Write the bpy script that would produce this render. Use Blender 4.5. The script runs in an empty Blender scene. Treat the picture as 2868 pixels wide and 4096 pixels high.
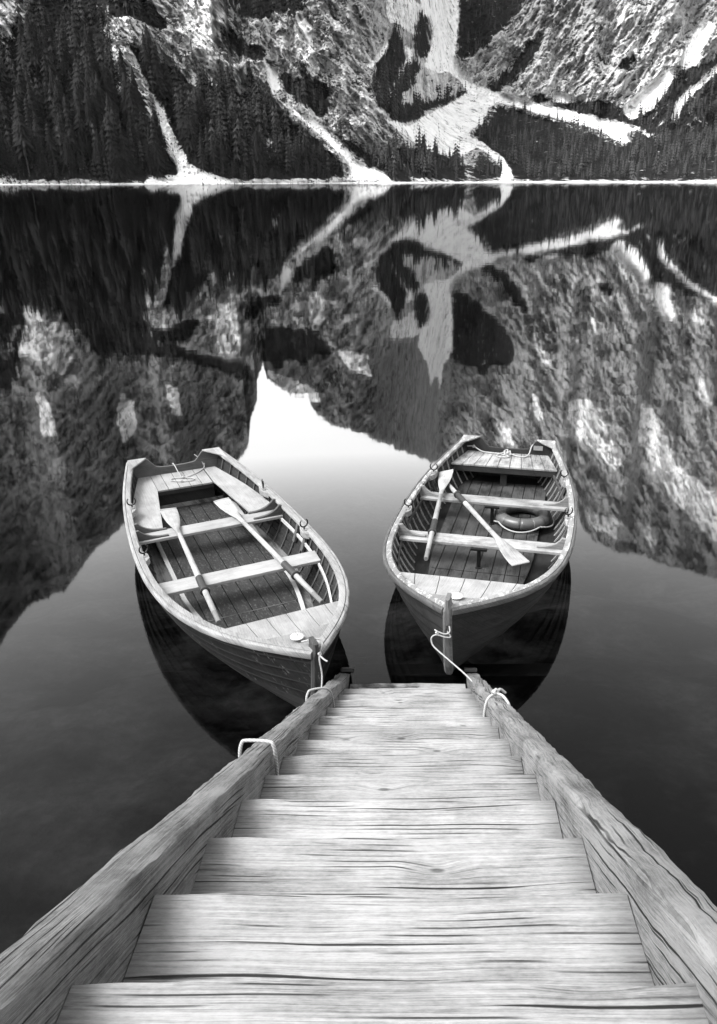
# Mountain lake with two moored rowing boats below a weathered wooden stair.
import bpy, bmesh, math, random
import numpy as np
from mathutils import Vector, Matrix, Euler
R = math.radians
random.seed(7); rng = np.random.default_rng(11)
scn = bpy.context.scene
col = scn.collection
# ---------------------------------------------------------------- helpers
def tag(o, label=None, cat=None, group=None, kind=None):
    if label: o['label'] = label
    if cat: o['category'] = cat
    if group: o['group'] = group
    if kind: o['kind'] = kind
    return o
def empty(name, loc=(0, 0, 0), rz=0):
    o = bpy.data.objects.new(name, None); col.objects.link(o)
    o.location = loc; o.rotation_euler = (0, 0, rz); o.empty_display_size = .2
    return o
class MB:
    def __init__(s): s.v = []; s.f = []
    def add(s, v, f):
        n = len(s.v); s.v += [tuple(p) for p in v]; s.f += [tuple(i + n for i in q) for q in f]; return s
    def box(s, c, d, rot=None):
        x, y, z = d[0]/2, d[1]/2, d[2]/2
        P = [Vector((a*x, b*y, e*z)) for a in (-1, 1) for b in (-1, 1) for e in (-1, 1)]
        if rot is not None: P = [rot @ p for p in P]
        P = [p + Vector(c) for p in P]
        return s.add(P, [(0, 1, 3, 2), (4, 6, 7, 5), (0, 4, 5, 1), (2, 3, 7, 6), (0, 2, 6, 4), (1, 5, 7, 3)])
    def prism(s, poly, lo, hi, fn):
        n = len(poly)
        P = [fn(p, lo) for p in poly] + [fn(p, hi) for p in poly]
        return s.add(P, [tuple(range(n))[::-1], tuple(range(n, 2*n))] + [(i, (i+1) % n, n+(i+1) % n, n+i) for i in range(n)])
    def loft(s, rings, closed=True, caps=True):
        m = len(rings[0]); P = [p for r in rings for p in r]; F = []
        for i in range(len(rings)-1):
            for j in range(m if closed else m-1):
                k = (j+1) % m
                F.append((i*m+j, i*m+k, (i+1)*m+k, (i+1)*m+j))
        if caps and closed: F += [tuple(range(m))[::-1], tuple(range((len(rings)-1)*m, len(rings)*m))]
        return s.add(P, F)
    def tube(s, pts, r, n=8, caps=True):
        pts = [Vector(p) for p in pts]; rings = []; up = None
        for i, p in enumerate(pts):
            t = (pts[min(i+1, len(pts)-1)] - pts[max(i-1, 0)]).normalized()
            if up is None: up = t.orthogonal().normalized()
            up = (up - t*up.dot(t)).normalized(); sd = t.cross(up)
            rr = r[i] if hasattr(r, '__len__') else r
            rings.append([p + (up*math.cos(a) + sd*math.sin(a))*rr for a in [2*math.pi*k/n for k in range(n)]])
        return s.loft(rings, True, caps)
    def lathe(s, prof, n=24, c=(0, 0, 0)):
        rings = [[(c[0]+r*math.cos(2*math.pi*k/n), c[1]+r*math.sin(2*math.pi*k/n), c[2]+z) for k in range(n)] for r, z in prof]
        return s.loft(rings, True, True)
    def build(s, name, mat, parent=None, smooth=False, bevel=0, seg=2):
        me = bpy.data.meshes.new(name); me.from_pydata(s.v, [], s.f); me.update()
        bm = bmesh.new(); bm.from_mesh(me)
        bmesh.ops.recalc_face_normals(bm, faces=bm.faces)
        bm.to_mesh(me); bm.free()
        o = bpy.data.objects.new(name, me); col.objects.link(o)
        for m in (mat if isinstance(mat, (list, tuple)) else [mat]): me.materials.append(m)
        if smooth:
            for p in me.polygons: p.use_smooth = True
        if smooth == 'auto':
            me.set_sharp_from_angle(angle=R(38))
        if bevel:
            b = o.modifiers.new('bevel', 'BEVEL'); b.width = bevel; b.segments = seg; b.limit_method = 'ANGLE'; b.angle_limit = R(40)
            b.harden_normals = False
        if parent: o.parent = parent
        return o
def catmull(P, n=10, closed=False):
    P = [Vector(p) for p in P]; out = []
    m = len(P)
    for i in range(m-1 if not closed else m):
        a = P[(i-1) % m] if closed or i > 0 else P[0]*2-P[1]; b = P[i]; c = P[(i+1) % m]
        d = P[(i+2) % m] if closed or i+2 < m else P[-1]*2-P[-2]
        for k in range(n):
            t = k/n
            out.append(.5*((2*b)+(c-a)*t+(2*a-5*b+4*c-d)*t*t+(3*b-3*c+d-a)*t**3))
    if not closed: out.append(P[-1])
    return out
def spl(tk, yk, t):
    tk = np.asarray(tk, float); yk = np.asarray(yk, float); n = len(tk); h = np.diff(tk)
    A = np.zeros((n, n)); b = np.zeros(n); A[0, 0] = A[-1, -1] = 1
    for i in range(1, n-1):
        A[i, i-1] = h[i-1]; A[i, i] = 2*(h[i-1]+h[i]); A[i, i+1] = h[i]
        b[i] = 3*((yk[i+1]-yk[i])/h[i]-(yk[i]-yk[i-1])/h[i-1])
    c = np.linalg.solve(A, b); d = np.diff(c)/(3*h); bb = np.diff(yk)/h-h*(2*c[:-1]+c[1:])/3
    t = np.asarray(t, float); i = np.clip(np.searchsorted(tk, t)-1, 0, n-2); x = t-tk[i]
    return yk[i]+bb[i]*x+c[i]*x*x+d[i]*x**3
# ---------------------------------------------------------------- materials
class NT:
    def __init__(s, name):
        s.m = bpy.data.materials.new(name); s.m.use_nodes = True; s.t = s.m.node_tree; s.n = s.t.nodes; s.l = s.t.links
        s.b = s.n['Principled BSDF']
    def node(s, typ, **k):
        x = s.n.new(typ)
        for a, v in k.items(): setattr(x, a, v)
        return x
    def put(s, sock, v):
        if v is None: return
        if hasattr(v, 'is_linked') or isinstance(v, bpy.types.NodeSocket): s.l.new(v, sock)
        else: sock.default_value = v
    def math(s, op, a, b=None, c=None, clamp=False):
        x = s.node('ShaderNodeMath', operation=op); x.use_clamp = clamp
        s.put(x.inputs[0], a); s.put(x.inputs[1], b)
        if c is not None: s.put(x.inputs[2], c)
        return x.outputs[0]
    def vmath(s, op, a, b=None):
        x = s.node('ShaderNodeVectorMath', operation=op); s.put(x.inputs[0], a); s.put(x.inputs[1], b); return x.outputs[0]
    def noise(s, vec, scale=1, detail=4, rough=.55, dist=0):
        x = s.node('ShaderNodeTexNoise'); s.put(x.inputs['Vector'], vec); s.put(x.inputs['Scale'], scale)
        x.inputs['Detail'].default_value = detail; x.inputs['Roughness'].default_value = rough; x.inputs['Distortion'].default_value = dist
        return x.outputs['Fac']
    def map(s, v, a, b, c=0., d=1., smooth=False):
        x = s.node('ShaderNodeMapRange'); x.interpolation_type = 'SMOOTHSTEP' if smooth else 'LINEAR'
        s.put(x.inputs[0], v); x.inputs[1].default_value = a; x.inputs[2].default_value = b
        s.put(x.inputs[3], c); s.put(x.inputs[4], d); return x.outputs[0]
    def mix(s, f, a, b):      # scalar mix
        x = s.node('ShaderNodeMix'); x.data_type = 'FLOAT'; s.put(x.inputs[0], f); s.put(x.inputs[2], a); s.put(x.inputs[3], b); return x.outputs[0]
    def xyz(s, x=0., y=0., z=0.):
        n = s.node('ShaderNodeCombineXYZ'); s.put(n.inputs[0], x); s.put(n.inputs[1], y); s.put(n.inputs[2], z); return n.outputs[0]
    def sep(s, v):
        n = s.node('ShaderNodeSeparateXYZ'); s.put(n.inputs[0], v); return n.outputs
    def objco(s): return s.node('ShaderNodeTexCoord').outputs['Object']
    def grey(s, v):
        n = s.node('ShaderNodeCombineColor'); [s.put(n.inputs[i], v) for i in range(3)]; return n.outputs[0]
    def bump(s, h, strength=.5, dist=.01):
        n = s.node('ShaderNodeBump'); s.put(n.inputs['Height'], h); n.inputs['Strength'].default_value = strength; n.inputs['Distance'].default_value = dist
        s.l.new(n.outputs[0], s.b.inputs['Normal']); return n
    def out(s, v, rough=.8, spec=.3, metal=0):
        s.put(s.b.inputs['Base Color'], s.grey(v)); s.put(s.b.inputs['Roughness'], rough)
        s.b.inputs['Specular IOR Level'].default_value = spec; s.b.inputs['Metallic'].default_value = metal
        return s.m
KN = .58   # weathered grey wood is a fairly dark material
def wood(name, dark, light, axis='X', cross=110, crack=1.0, knots=0., end_dark=None, contrast=1., rough=.75, bump=.5, bdist=.004, wear=None, zmul=.7, blotch=.35, spec=.2, wp=.07):
    dark *= KN; light *= KN
    n = NT(name); co = n.objco(); rnd = n.node('ShaderNodeObjectInfo').outputs['Random']
    sp = n.sep(co); x, y, z = sp[0], sp[1], sp[2]
    if axis == 'Y': x, y = y, x
    if axis == 'Z': x, z = z, x
    X = n.math('MULTIPLY_ADD', rnd, 31., x); c0 = n.math('ADD', n.math('MULTIPLY', z, zmul), y); C = n.math('MULTIPLY_ADD', rnd, 17., c0)
    warp = n.noise(n.xyz(n.math('MULTIPLY', X, 1.3), n.math('MULTIPLY', C, 3.)), 1, 2)
    g = n.math('MULTIPLY_ADD', C, float(cross), n.math('MULTIPLY', warp, cross*wp))
    kmask = 0.
    if knots:
        v = n.node('ShaderNodeTexVoronoi'); v.voronoi_dimensions = '2D'; v.inputs['Scale'].default_value = 1.
        n.put(v.inputs['Vector'], n.xyz(n.math('MULTIPLY', X, 3.), n.math('MULTIPLY', C, 7.5))); v.inputs['Randomness'].default_value = 1
        d = v.outputs['Distance']; cr = n.sep(v.outputs['Color'])[0]
        on = n.math('GREATER_THAN', cr, 1-knots)
        k = n.math('MULTIPLY', n.map(d, 0., .34, 1., 0., True), on)
        g = n.math('MULTIPLY_ADD', k, cross*.020, g)
        kmask = n.math('MULTIPLY', n.map(n.math('ADD', d, n.math('MULTIPLY', warp, .05)), .05, .10, 1., 0., True), on)
    g1 = n.noise(n.xyz(n.math('MULTIPLY', X, 1.1), g), 1, 5, .65)
    g2 = n.noise(n.xyz(n.math('MULTIPLY', X, 5.), n.math('MULTIPLY', g, 4.5)), 1, 4, .7)
    sp_ = n.noise(n.xyz(n.math('MULTIPLY', X, 45.), n.math('MULTIPLY', C, 160.), z), 1, 3, .7)
    bl = n.noise(n.xyz(n.math('MULTIPLY', X, 4.), n.math('MULTIPLY', C, 7.), n.math('MULTIPLY', z, 5.)), 1, 5, .65)
    m = n.math('MULTIPLY_ADD', g1, .38, n.math('MULTIPLY', g2, .42)); m = n.math('MULTIPLY_ADD', sp_, .20, m)
    m = n.math('MULTIPLY_ADD', n.math('SUBTRACT', bl, .5), blotch, m)
    f = n.map(m, .5-.15/contrast, .5+.07/contrast, 0., 1.)
    val = n.mix(f, dark, light)
    h = m
    if crack:
        lw = n.noise(n.xyz(n.math('MULTIPLY', X, .8), n.math('MULTIPLY', C, 2.5)), 1, 2)
        q = n.math('FRACT', n.math('MULTIPLY_ADD', lw, 1.7, n.math('MULTIPLY', g, 17./cross)))
        msk = n.noise(n.xyz(n.math('MULTIPLY_ADD', X, 1.7, 9.), n.math('MULTIPLY', g, 13./cross)), 1, 2)
        wdt = n.map(msk, .48, .72, 0., .055*crack)
        jit = n.math('MULTIPLY', n.math('SUBTRACT', g2, .5), .06)
        ck = n.map(n.math('SUBTRACT', n.math('ADD', n.math('ABSOLUTE', n.math('SUBTRACT', q, .5)), jit), wdt), -.018, .010, 1., 0., True)
        ck = n.math('MULTIPLY', ck, n.map(wdt, .0, .012*crack, 0., 1.))
        # hairline checks
        q2 = n.math('FRACT', n.math('MULTIPLY_ADD', lw, 4., n.math('MULTIPLY', g, 62./cross)))
        c2 = n.map(n.math('ABSOLUTE', n.math('SUBTRACT', q2, .5)), .03, .13, 1., 0.)
        m2 = n.noise(n.xyz(n.math('MULTIPLY_ADD', X, 3.4, 4.), n.math('MULTIPLY', g, 26./cross)), 1, 2)
        c2 = n.math('MULTIPLY', c2, n.map(m2, .51, .62, 0., .95))
        ck = n.math('MAXIMUM', ck, n.math('MULTIPLY', c2, min(1., crack)))
        val = n.math('MULTIPLY', val, n.mix(ck, 1., .06)); h = n.math('SUBTRACT', h, n.math('MULTIPLY', ck, 1.2))
    if knots:
        val = n.math('MULTIPLY', val, n.mix(kmask, 1., .40)); h = n.math('SUBTRACT', h, n.math('MULTIPLY', kmask, .3))
    if end_dark:   # board darkens towards its ends, with a noisy edge: (start, end, amount)
        ex = n.math('ADD', n.math('ABSOLUTE', x), n.math('MULTIPLY', n.math('SUBTRACT', g2, .5), .20))
        ex = n.math('ADD', ex, n.math('MULTIPLY', n.math('SUBTRACT', bl, .5), .20))
        s_ = n.map(ex, end_dark[0], end_dark[1], 0., end_dark[2], True)
        val = n.math('MULTIPLY', val, n.math('SUBTRACT', 1., s_))
    if wear:    # (scale, threshold, value): flaked paint
        w = n.noise(n.xyz(n.math('MULTIPLY', X, wear[0]*.65), n.math('MULTIPLY', C, wear[0]*1.6), z), 1, 7, .72)
        w2 = n.map(w, wear[1], wear[1]+.05, 0., 1.)
        val = n.mix(w2, val, wear[2]*KN)
    val = n.math('MULTIPLY', val, n.map(n.math('FRACT', n.math('MULTIPLY', rnd, 7.3)), 0., 1., .80, 1.10))
    n.bump(h, bump, bdist)
    return n.out(val, rough, spec)
def plain(name, v, rough=.5, metal=0., var=.15, spec=.4, scale=30, bump=0):
    n = NT(name); a = n.noise(n.objco(), scale, 4)
    if bump: n.bump(a, bump, .003)
    return n.out(n.math('MULTIPLY', n.map(a, .3, .7, 1-var, 1+var), v*.62), rough, spec, metal)
# bearing / rise outlines (degrees) of woods, scree and pale rock
VEG =[
  [(-22.55,10.35),(-18.63,10.62),(-18.85,8.41),(-18.86,7.49),(-18.91,6.33),(-18.82,4.77),(-18.42,4.29),(-17.97,3.68),(-17.07,3.4),(-16.72,2.95),(-16.57,1.92),(-16.08,1.4),(-15.53,0.87),(-15.6,0.28),(-17.63,0.15),(-18.48,0.01),(-32.31,0.01),(-30.93,5.95),(-25.08,6.28),(-24.02,8.12),(-23.28,8.27)] ,
  [(-17.68,7.66),(-16.74,6.88),(-14.96,6.22),(-13.98,5.26),(-13.12,5.53),(-12.29,5.55),(-11.21,5.07),(-10.09,4.96),(-9.26,4.59),(-8.45,3.83),(-7.33,3.05),(-6.2,2.26),(-5.05,1.18),(-4.73,0.07),(-12.24,-0.01),(-14.21,0.56),(-15.16,0.87),(-15.21,1.67),(-15.79,2.7),(-15.97,3.47),(-16.5,4.66),(-16.93,5.43),(-17.34,6.38)] ,
  [(-8.58,6.17),(-6.6,5.77),(-5.6,5.65),(-5.51,4.37),(-6.13,3.53),(-6.69,4.1),(-7.81,4.87),(-8.37,5.11)] ,
  [(-5.57,3.06),(-3.82,2.0),(-2.34,1.18),(-1.44,0.85),(-0.68,0.49),(-0.68,0.07),(-1.75,0.21),(-2.95,0.9),(-4.13,1.59),(-5.29,2.53)] ,
  [(-1.79,1.59),(-0.82,2.0),(0.98,1.67),(2.19,1.4),(3.56,0.85),(3.59,0.02),(-1.81,0.02)] ,
  [(4.08,0.77),(5.06,1.18),(5.98,0.76),(6.01,0.04),(4.1,0.02)] ,
  [(-2.59,6.68),(-1.93,7.67),(-1.2,9.11),(-0.98,8.4),(-0.78,7.91),(-0.44,7.18),(-0.65,6.43),(-1.15,5.63),(-0.8,5.88),(0.08,7.23),(0.51,6.68),(0.08,5.68),(-0.66,5.04),(-0.81,4.52),(0.96,4.6),(2.13,4.86),(3.44,5.29),(3.53,5.16),(2.14,4.39),(0.97,4.13),(0.23,3.66),(-0.81,3.21),(-1.7,3.82),(-2.42,4.65),(-2.61,5.67)] ,
  [(0.22,9.11),(0.5,9.77),(0.78,9.35),(1.21,8.75),(1.08,7.67),(0.8,6.93),(0.08,7.43),(0.02,8.4)] ,
  [(2.85,11.62),(3.71,12.49),(4.23,11.83),(5.27,13.12),(5.87,12.02),(7.06,12.64),(7.55,11.32),(7.07,10.2),(6.7,9.4),(5.75,8.71),(4.94,7.88),(3.82,7.16),(3.25,6.92),(2.81,7.42),(2.86,8.86)] ,
  [(5.52,4.37),(6.85,4.05),(8.03,3.73),(9.8,3.29),(11.57,2.75),(13.34,2.16),(13.7,1.94),(14.68,2.72),(16.66,2.43),(24.6,1.82),(24.93,-0.01),(6.82,-0.01),(6.5,0.49),(6.11,1.17),(4.58,1.99),(3.81,2.8),(4.83,3.28)] ,
  [(7.66,5.07),(9.12,4.72),(10.85,4.52),(12.54,4.49),(13.69,4.14),(14.85,3.69),(15.84,4.6),(16.27,5.45),(16.98,6.16),(17.74,6.37),(18.26,6.35),(18.9,6.91),(23.6,7.26),(24.58,1.94),(16.66,2.38),(14.65,3.03),(10.9,3.93),(7.98,4.56)] ,
  [(11.74,7.03),(12.28,7.14),(12.89,6.52),(13.41,6.79),(13.93,7.02),(14.29,6.72),(13.87,6.32),(13.18,6.34),(12.34,6.53)] ,
  [(-12.53,8.67),(-11.44,8.7),(-10.42,7.78),(-9.32,7.57),(-9.36,7.09),(-11.04,7.05),(-12.05,7.98)] ,
  [(-18.64,9.75),(-16.34,9.87),(-15.21,8.57),(-15.78,8.2),(-17.24,8.93),(-18.53,8.87)] ,
]
VEG_HIGH =[
  [(-11.1,9.73),(-9.33,9.57),(-8.73,10.11),(-7.42,9.83),(-6.81,10.63),(-5.69,11.13),(-6.15,11.91),(-7.53,11.81),(-7.9,12.56),(-9.18,12.14),(-10.21,12.9),(-10.81,12.15),(-11.54,12.37),(-11.13,11.29),(-11.58,10.65)] ,
  [(-21.41,10.57),(-19.14,11.18),(-16.17,11.88),(-12.2,13.35),(-11.95,12.35),(-15.48,11.24),(-19.03,10.37)] ,
  [(-34.9,7.25),(-27.8,7.82),(-26.4,7.35),(-26.35,8.48),(-27.3,10.67),(-28,12.91),(-36.28,12.9)] ,
  [(3.54,10.21),(6.99,10.63),(7.38,11.88),(5.11,12.89),(3.77,12.59)] ,
  [(1.08,10.39),(2.07,11.01),(1.92,12.29),(1.09,11.97),(0.75,11.02)] ,
  [(5.47,5.43),(7.43,6.91),(8.49,8.72),(7.85,8.74),(6.17,6.93),(4.85,5.73)] ,
]
SCREE =[
  [(-16.55,4.71),(-16.13,4.35),(-15.97,3.47),(-15.65,2.71),(-15.07,1.67),(-15.01,1.01),(-14.2,0.61),(-13.09,0.21),(-12.2,-0.18),(-17.89,-0.17),(-17.5,0.07),(-15.65,0.34),(-15.7,1.14),(-16.13,2.18),(-16.41,3.21),(-16.59,3.96)] ,
  [(-8.37,5.06),(-7.84,4.35),(-6.71,3.71),(-5.58,2.8),(-4.42,1.86),(-3.85,1.18),(-2.35,0.49),(-1.38,-0.04),(-4.64,-0.04),(-4.17,0.49),(-4.74,1.45),(-5.89,2.39),(-7.03,3.32),(-7.99,4.22)] ,
  [(-9.4,6.6),(-8.79,6.36),(-8.69,5.36),(-9.18,4.98),(-9.37,5.85)] ,
  [(0.35,10.96),(1.04,12.08),(1.3,14.01),(1.73,12.51),(1.97,14.43),(2.23,12.29),(3,11.17),(2.86,8.86),(2.72,7.42),(3.04,6.43),(3.87,5.67),(5.34,5.2),(7.39,4.74),(10.9,3.93),(13.49,3.38),(15.07,2.97),(13.84,2.73),(14.14,2.07),(13.62,2.21),(12.12,2.96),(9.49,3.61),(7.42,4.15),(5.66,4.58),(4.94,4.25),(4.68,3.33),(3.95,3.07),(3.72,2.67),(4.87,2.13),(6.1,1.31),(6.74,0.49),(6.77,-0.04),(5.86,-0.04),(5.98,0.76),(5.2,1.45),(4.28,2.0),(3.4,1.45),(2.19,1.4),(0.98,1.78),(-0.22,2.41),(-1.11,3.13),(-2.05,3.82),(-1.41,3.61),(-0.22,3.21),(0.52,3.74),(2.14,4.39),(3.59,5.16),(3.14,5.67),(2.25,6.38),(1.68,6.23),(1.09,6.43),(0.66,6.68),(1.22,7.91),(1.21,8.87),(0.5,9.82)] ,
  [(13.68,4.22),(14.69,5.12),(15.67,5.96),(16.16,6.3),(16.81,6.4),(16.41,5.45),(15.89,4.6),(15.1,3.94),(14.27,3.44),(13.88,3.66)] ,
  [(16.61,3.41),(16.87,4.58),(17.87,5.45),(18.98,6.37),(21.57,7.82),(21.64,7.36),(19.04,5.97),(18.23,5.15),(17.4,4.44),(17.16,3.57),(16.82,3.28)] ,
  [(17.02,6.87),(17.5,8.06),(18.18,8.71),(18.52,8.42),(18,7.3),(17.76,6.56),(16.98,6.16)] ,
  [(8.84,4.65),(9.37,5.23),(10.54,4.78),(11.09,4.95),(11.4,4.61),(10.85,4.52),(9.13,4.54)] ,
  [(-0.64,7.91),(-0.07,7.55),(-0.21,6.68),(-0.65,6.06),(-1.24,5.55),(-1.16,4.65),(-1.45,4.6),(-1.32,5.68),(-0.85,6.43),(-0.44,7.18)] ,
  [(-14.74,6.27),(-14.42,6.23),(-13.83,5.39),(-13.98,5.26),(-14.53,5.74)] ,
  [(-3.11,6.67),(-2.52,7.05),(-1.64,8.15),(-1.35,8.87),(-1.2,9.11),(-1.65,7.67),(-2.24,6.93),(-2.82,6.55)] ,
]
SCREE_HIGH =[
]
PALE =[
  [(-18.99,7.83),(-18.48,7.79),(-18.63,6.1),(-18.45,4.78),(-18.81,4.84),(-19.01,6.32)] ,
  [(-18.17,5.08),(-17.45,5.18),(-16.83,4.21),(-16.75,3.56),(-17.33,3.44),(-17.97,4.06)] ,
  [(-14.8,10.83),(-12.56,10.93),(-12.53,8.67),(-12.9,7.19),(-14,7.49),(-15.3,8.22),(-14.14,8.61)] ,
  [(-7.42,8.8),(-6.75,9.28),(-6.4,8.58),(-6.36,7.14),(-5.95,6.28),(-6.59,5.97),(-7.14,6.39),(-7.71,7.36)] ,
  [(-12.22,6.78),(-11.66,6.3),(-11.66,5.76),(-12.16,6.0)] ,
  [(-25.88,9.16),(-23.08,9.36),(-22.94,8.84),(-23.78,8.13),(-24.62,8.04),(-26.12,7.98)] ,
  [(-4.26,8.37),(-3.64,8.19),(-3.33,7.12),(-3.95,7.31)] ,
  [(-11.08,6.56),(-10.51,6.7),(-10.61,5.58),(-11.01,5.82)] ,
  [(-1.89,10.27),(0.07,10.28),(0.93,9.35),(0.36,8.16),(-0.78,8.87),(-1.63,9.11)] ,
]
PALE_HIGH =[
  [(11.79,14.9),(13.16,14.82),(14.03,15.41),(14.74,16.95),(16.13,19.09),(15.65,19.84),(14.16,18.35),(12.78,17.8),(11.7,16.19)] ,
  [(8.64,10.12),(9.69,11.34),(10.36,12.58),(9.52,12.19),(8.69,10.96)] ,
  [(16.91,14.58),(18.08,15.42),(19.31,17.51),(20.51,19.27),(22.86,20.23),(25.88,20.4),(26.57,23.99),(23.68,23.93),(21.98,22.93),(20.11,21.28),(18.5,19.56),(17,17.41)] ,
  [(20.56,12.14),(21.83,13.25),(21.7,14.94),(20.88,14.25)] ,
  [(-5.7,11.44),(-3.5,11.89),(-3.08,13.56),(-4.27,13.06),(-5.09,12.57)] ,
  [(-11.17,12.64),(-7.65,14.11),(-6.88,15.26),(-9.68,14.61)] ,
  [(13.1,21.93),(14.67,23.1),(16.77,23.53),(18.39,25.02),(16.92,24.71),(14.29,24.11)] ,
  [(18.1,23.38),(19.52,23.53),(19.26,25.64)] ,
  [(16.78,6.67),(17.95,6.63),(18.32,8.38),(17.81,9.0),(17.07,7.84)] ,
  [(19.35,8.33),(20.35,8.28),(20.48,9.15),(19.59,9.05)] ,
  [(12.4,8.31),(13.1,9.2),(13.35,10.11),(12.85,9.83)] ,
  [(11.54,9.26),(12.15,10.78),(11.86,11.1)] ,
  [(-26.45,7.63),(-25.38,7.56),(-24.47,9.33),(-23.91,10.97),(-24.86,12.36),(-25.53,11.42),(-26.77,10.72),(-27.19,10.4)] ,
  [(-21.28,13.6),(-20.48,14.28),(-20.45,16.14),(-21.54,17.27),(-21.84,15.69)] ,
  [(-18.19,13.24),(-17.35,13.92),(-17.27,15.8),(-18.01,15.43)] ,
  [(-26.66,13.06),(-25.95,13.73),(-25.82,16.14),(-26.8,16.01)] ,
  [(6.28,16.74),(7.32,17.04),(8.09,18.64),(7.04,18.35)] ,
  [(8.85,14.39),(9.55,15.0),(10,16.6),(9.31,16.31)] ,
]
SKY= [(-47.78,28.84),(-38.03,28.83),(-32.43,29.19),(-32.01,28.7),(-30.47,27.29),(-28.98,26.72),(-27.22,26.48),(-25.66,24.93),(-24.55,24.04),(-22.43,22.8),(-18.28,21.11),(-13.38,18.99),(-12.72,18.06),(-12.38,16.15),(-11.75,14.58),(-11.68,13.31),(-11.15,12.39),(-10.91,13.5),(-9.34,14.53),(-8.02,14.74),(-7.58,15.89),(-6.44,16.74),(-2.69,18.14),(1.15,19.64),(6.14,21.35),(12.9,22.67),(13.74,24.16),(15.25,25.15),(17.01,25.44),(18.39,25.5),(19.45,25.77),(21.16,26.0),(24.11,26.3),(30.17,26.6),(38.37,25.85)]
SHORE= [(-26.35,628),(-18.13,651),(-12.23,704),(-3.77,801),(-0.93,826),(5.91,1012),(19.95,1146)]
# ---------------------------------------------------------------- near materials
M = {}
M['tread'] = wood('weathered_tread_wood', .12, .46, cross=150, crack=1.1, knots=.38, end_dark=(.33, .47, .6), contrast=1., bump=.7, blotch=.35, wp=.045)
M['tread_wet'] = wood('wet_tread_wood', .03, .34, cross=110, crack=.9, contrast=.8, blotch=1.3)
M['stringer'] = wood('weathered_beam_wood', .04, .35, cross=170, crack=1.05, knots=.0, contrast=.95, bump=.9, bdist=.008, blotch=.5, zmul=.9, wp=.03)
M['wetwood'] = wood('wet_dark_wood', .02, .09, cross=110, crack=.6, rough=.4)
M['pale'] = wood('pale_bench_wood', .24, .44, axis='Y', cross=110, crack=.15, contrast=.9, bump=.25, blotch=.5)
M['pale_x'] = wood('pale_bench_wood_lengthwise', .22, .43, axis='X', cross=110, crack=.12, contrast=.9, bump=.25, blotch=.5)
M['pale_old'] = wood('worn_seat_wood', .08, .40, axis='X', cross=110, crack=.2, contrast=.7, bump=.3, blotch=1.1)
M['thwart_r'] = wood('worn_thwart_wood', .12, .42, axis='Y', cross=110, crack=.15, contrast=.8, bump=.3, blotch=.9)
M['gun_l'] = wood('pale_gunwale_wood', .15, .42, axis='X', cross=110, crack=.5, contrast=.9, bump=.4, blotch=.5)
M['gun_r'] = wood('peeling_gunwale_paint', .16, .34, axis='X', cross=110, crack=.2, contrast=.8, bump=.5, blotch=.6, wear=(16, .53, .60))
M['rub_r'] = wood('dark_rub_rail_wood', .05, .16, axis='X', cross=110, crack=.3, wear=(20, .64, .5))
M['hull_l'] = wood('dark_scratched_hull_paint', .006, .026, axis='X', cross=110, crack=0, rough=.6, spec=.03, bump=.3, wear=(26, .60, .15))
M['hull_low'] = wood('lower_hull_paint', .018, .04, axis='X', cross=110, crack=0, rough=.5, spec=.1, bump=.2)
M['hull_r'] = wood('dark_hull_paint', .014, .052, axis='X', cross=110, crack=0, rough=.5, spec=.05, bump=.3, wear=(15, .68, .3))
M['inner'] = wood('dark_inner_planking', .012, .050, axis='X', cross=110, crack=.2, rough=.6, bump=.3, wear=(14, .68, .22))
M['lap_shade'] = plain('plank_lap_shade', .006, .8)  # shade under the plank laps, painted as a dark colour
M['rib_l'] = wood('dark_rib_wood', .04, .10, axis='Z', cross=110, crack=0)
M['rib_r'] = wood('bent_rib_wood', .16, .40, axis='Z', cross=110, crack=0)
M['bilge'] = wood('bilge_paint', .05, .30, axis='X', cross=20, crack=0, blotch=.6)
M['bilge_d'] = wood('dark_bilge', .006, .024, axis='X', cross=20, crack=0, blotch=.6)
M['floor_l'] = wood('flaking_floor_paint', .012, .040, axis='X', cross=110, crack=0, rough=.65, bump=.4, wear=(32, .54, .10))
M['floor_r'] = wood('worn_floor_boards', .022, .10, axis='X', cross=110, crack=.3, rough=.65, bump=.3, blotch=.9, wear=(22, .66, .35))
M['batten'] = wood('pale_batten_wood', .34, .62, axis='X', cross=110, crack=.1)
M['knee_l'] = wood('dark_knee_wood', .05, .13, axis='Y', cross=110, crack=.1)
M['knee_r'] = wood('oiled_knee_wood', .15, .38, axis='Y', cross=110, crack=.1)
M['stem_l'] = wood('dark_stem_wood', .02, .07, axis='Z', cross=110, crack=.3, wear=(14, .64, .25))
M['stem_r'] = wood('worn_stem_wood', .08, .24, axis='Z', cross=110, crack=.4, wear=(20, .68, .5))
M['brest'] = wood('breasthook_wood', .16, .34, axis='X', cross=110, crack=.2)
M['oar'] = wood('pale_oar_wood', .20, .46, axis='X', cross=110, crack=.1, contrast=.8, blotch=.7, bump=.2, zmul=1.)
M['grip'] = wood('dark_oar_grip', .14, .26, axis='X', cross=110, crack=0)
M['leather'] = plain('black_leather', .03, .5)
M['iron'] = plain('dark_iron', .03, .35, .7)
M['steel'] = plain('galvanised_plate', .5, .35, .6)
M['white'] = plain('white_paint', .82, .5, var=.08)
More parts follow.
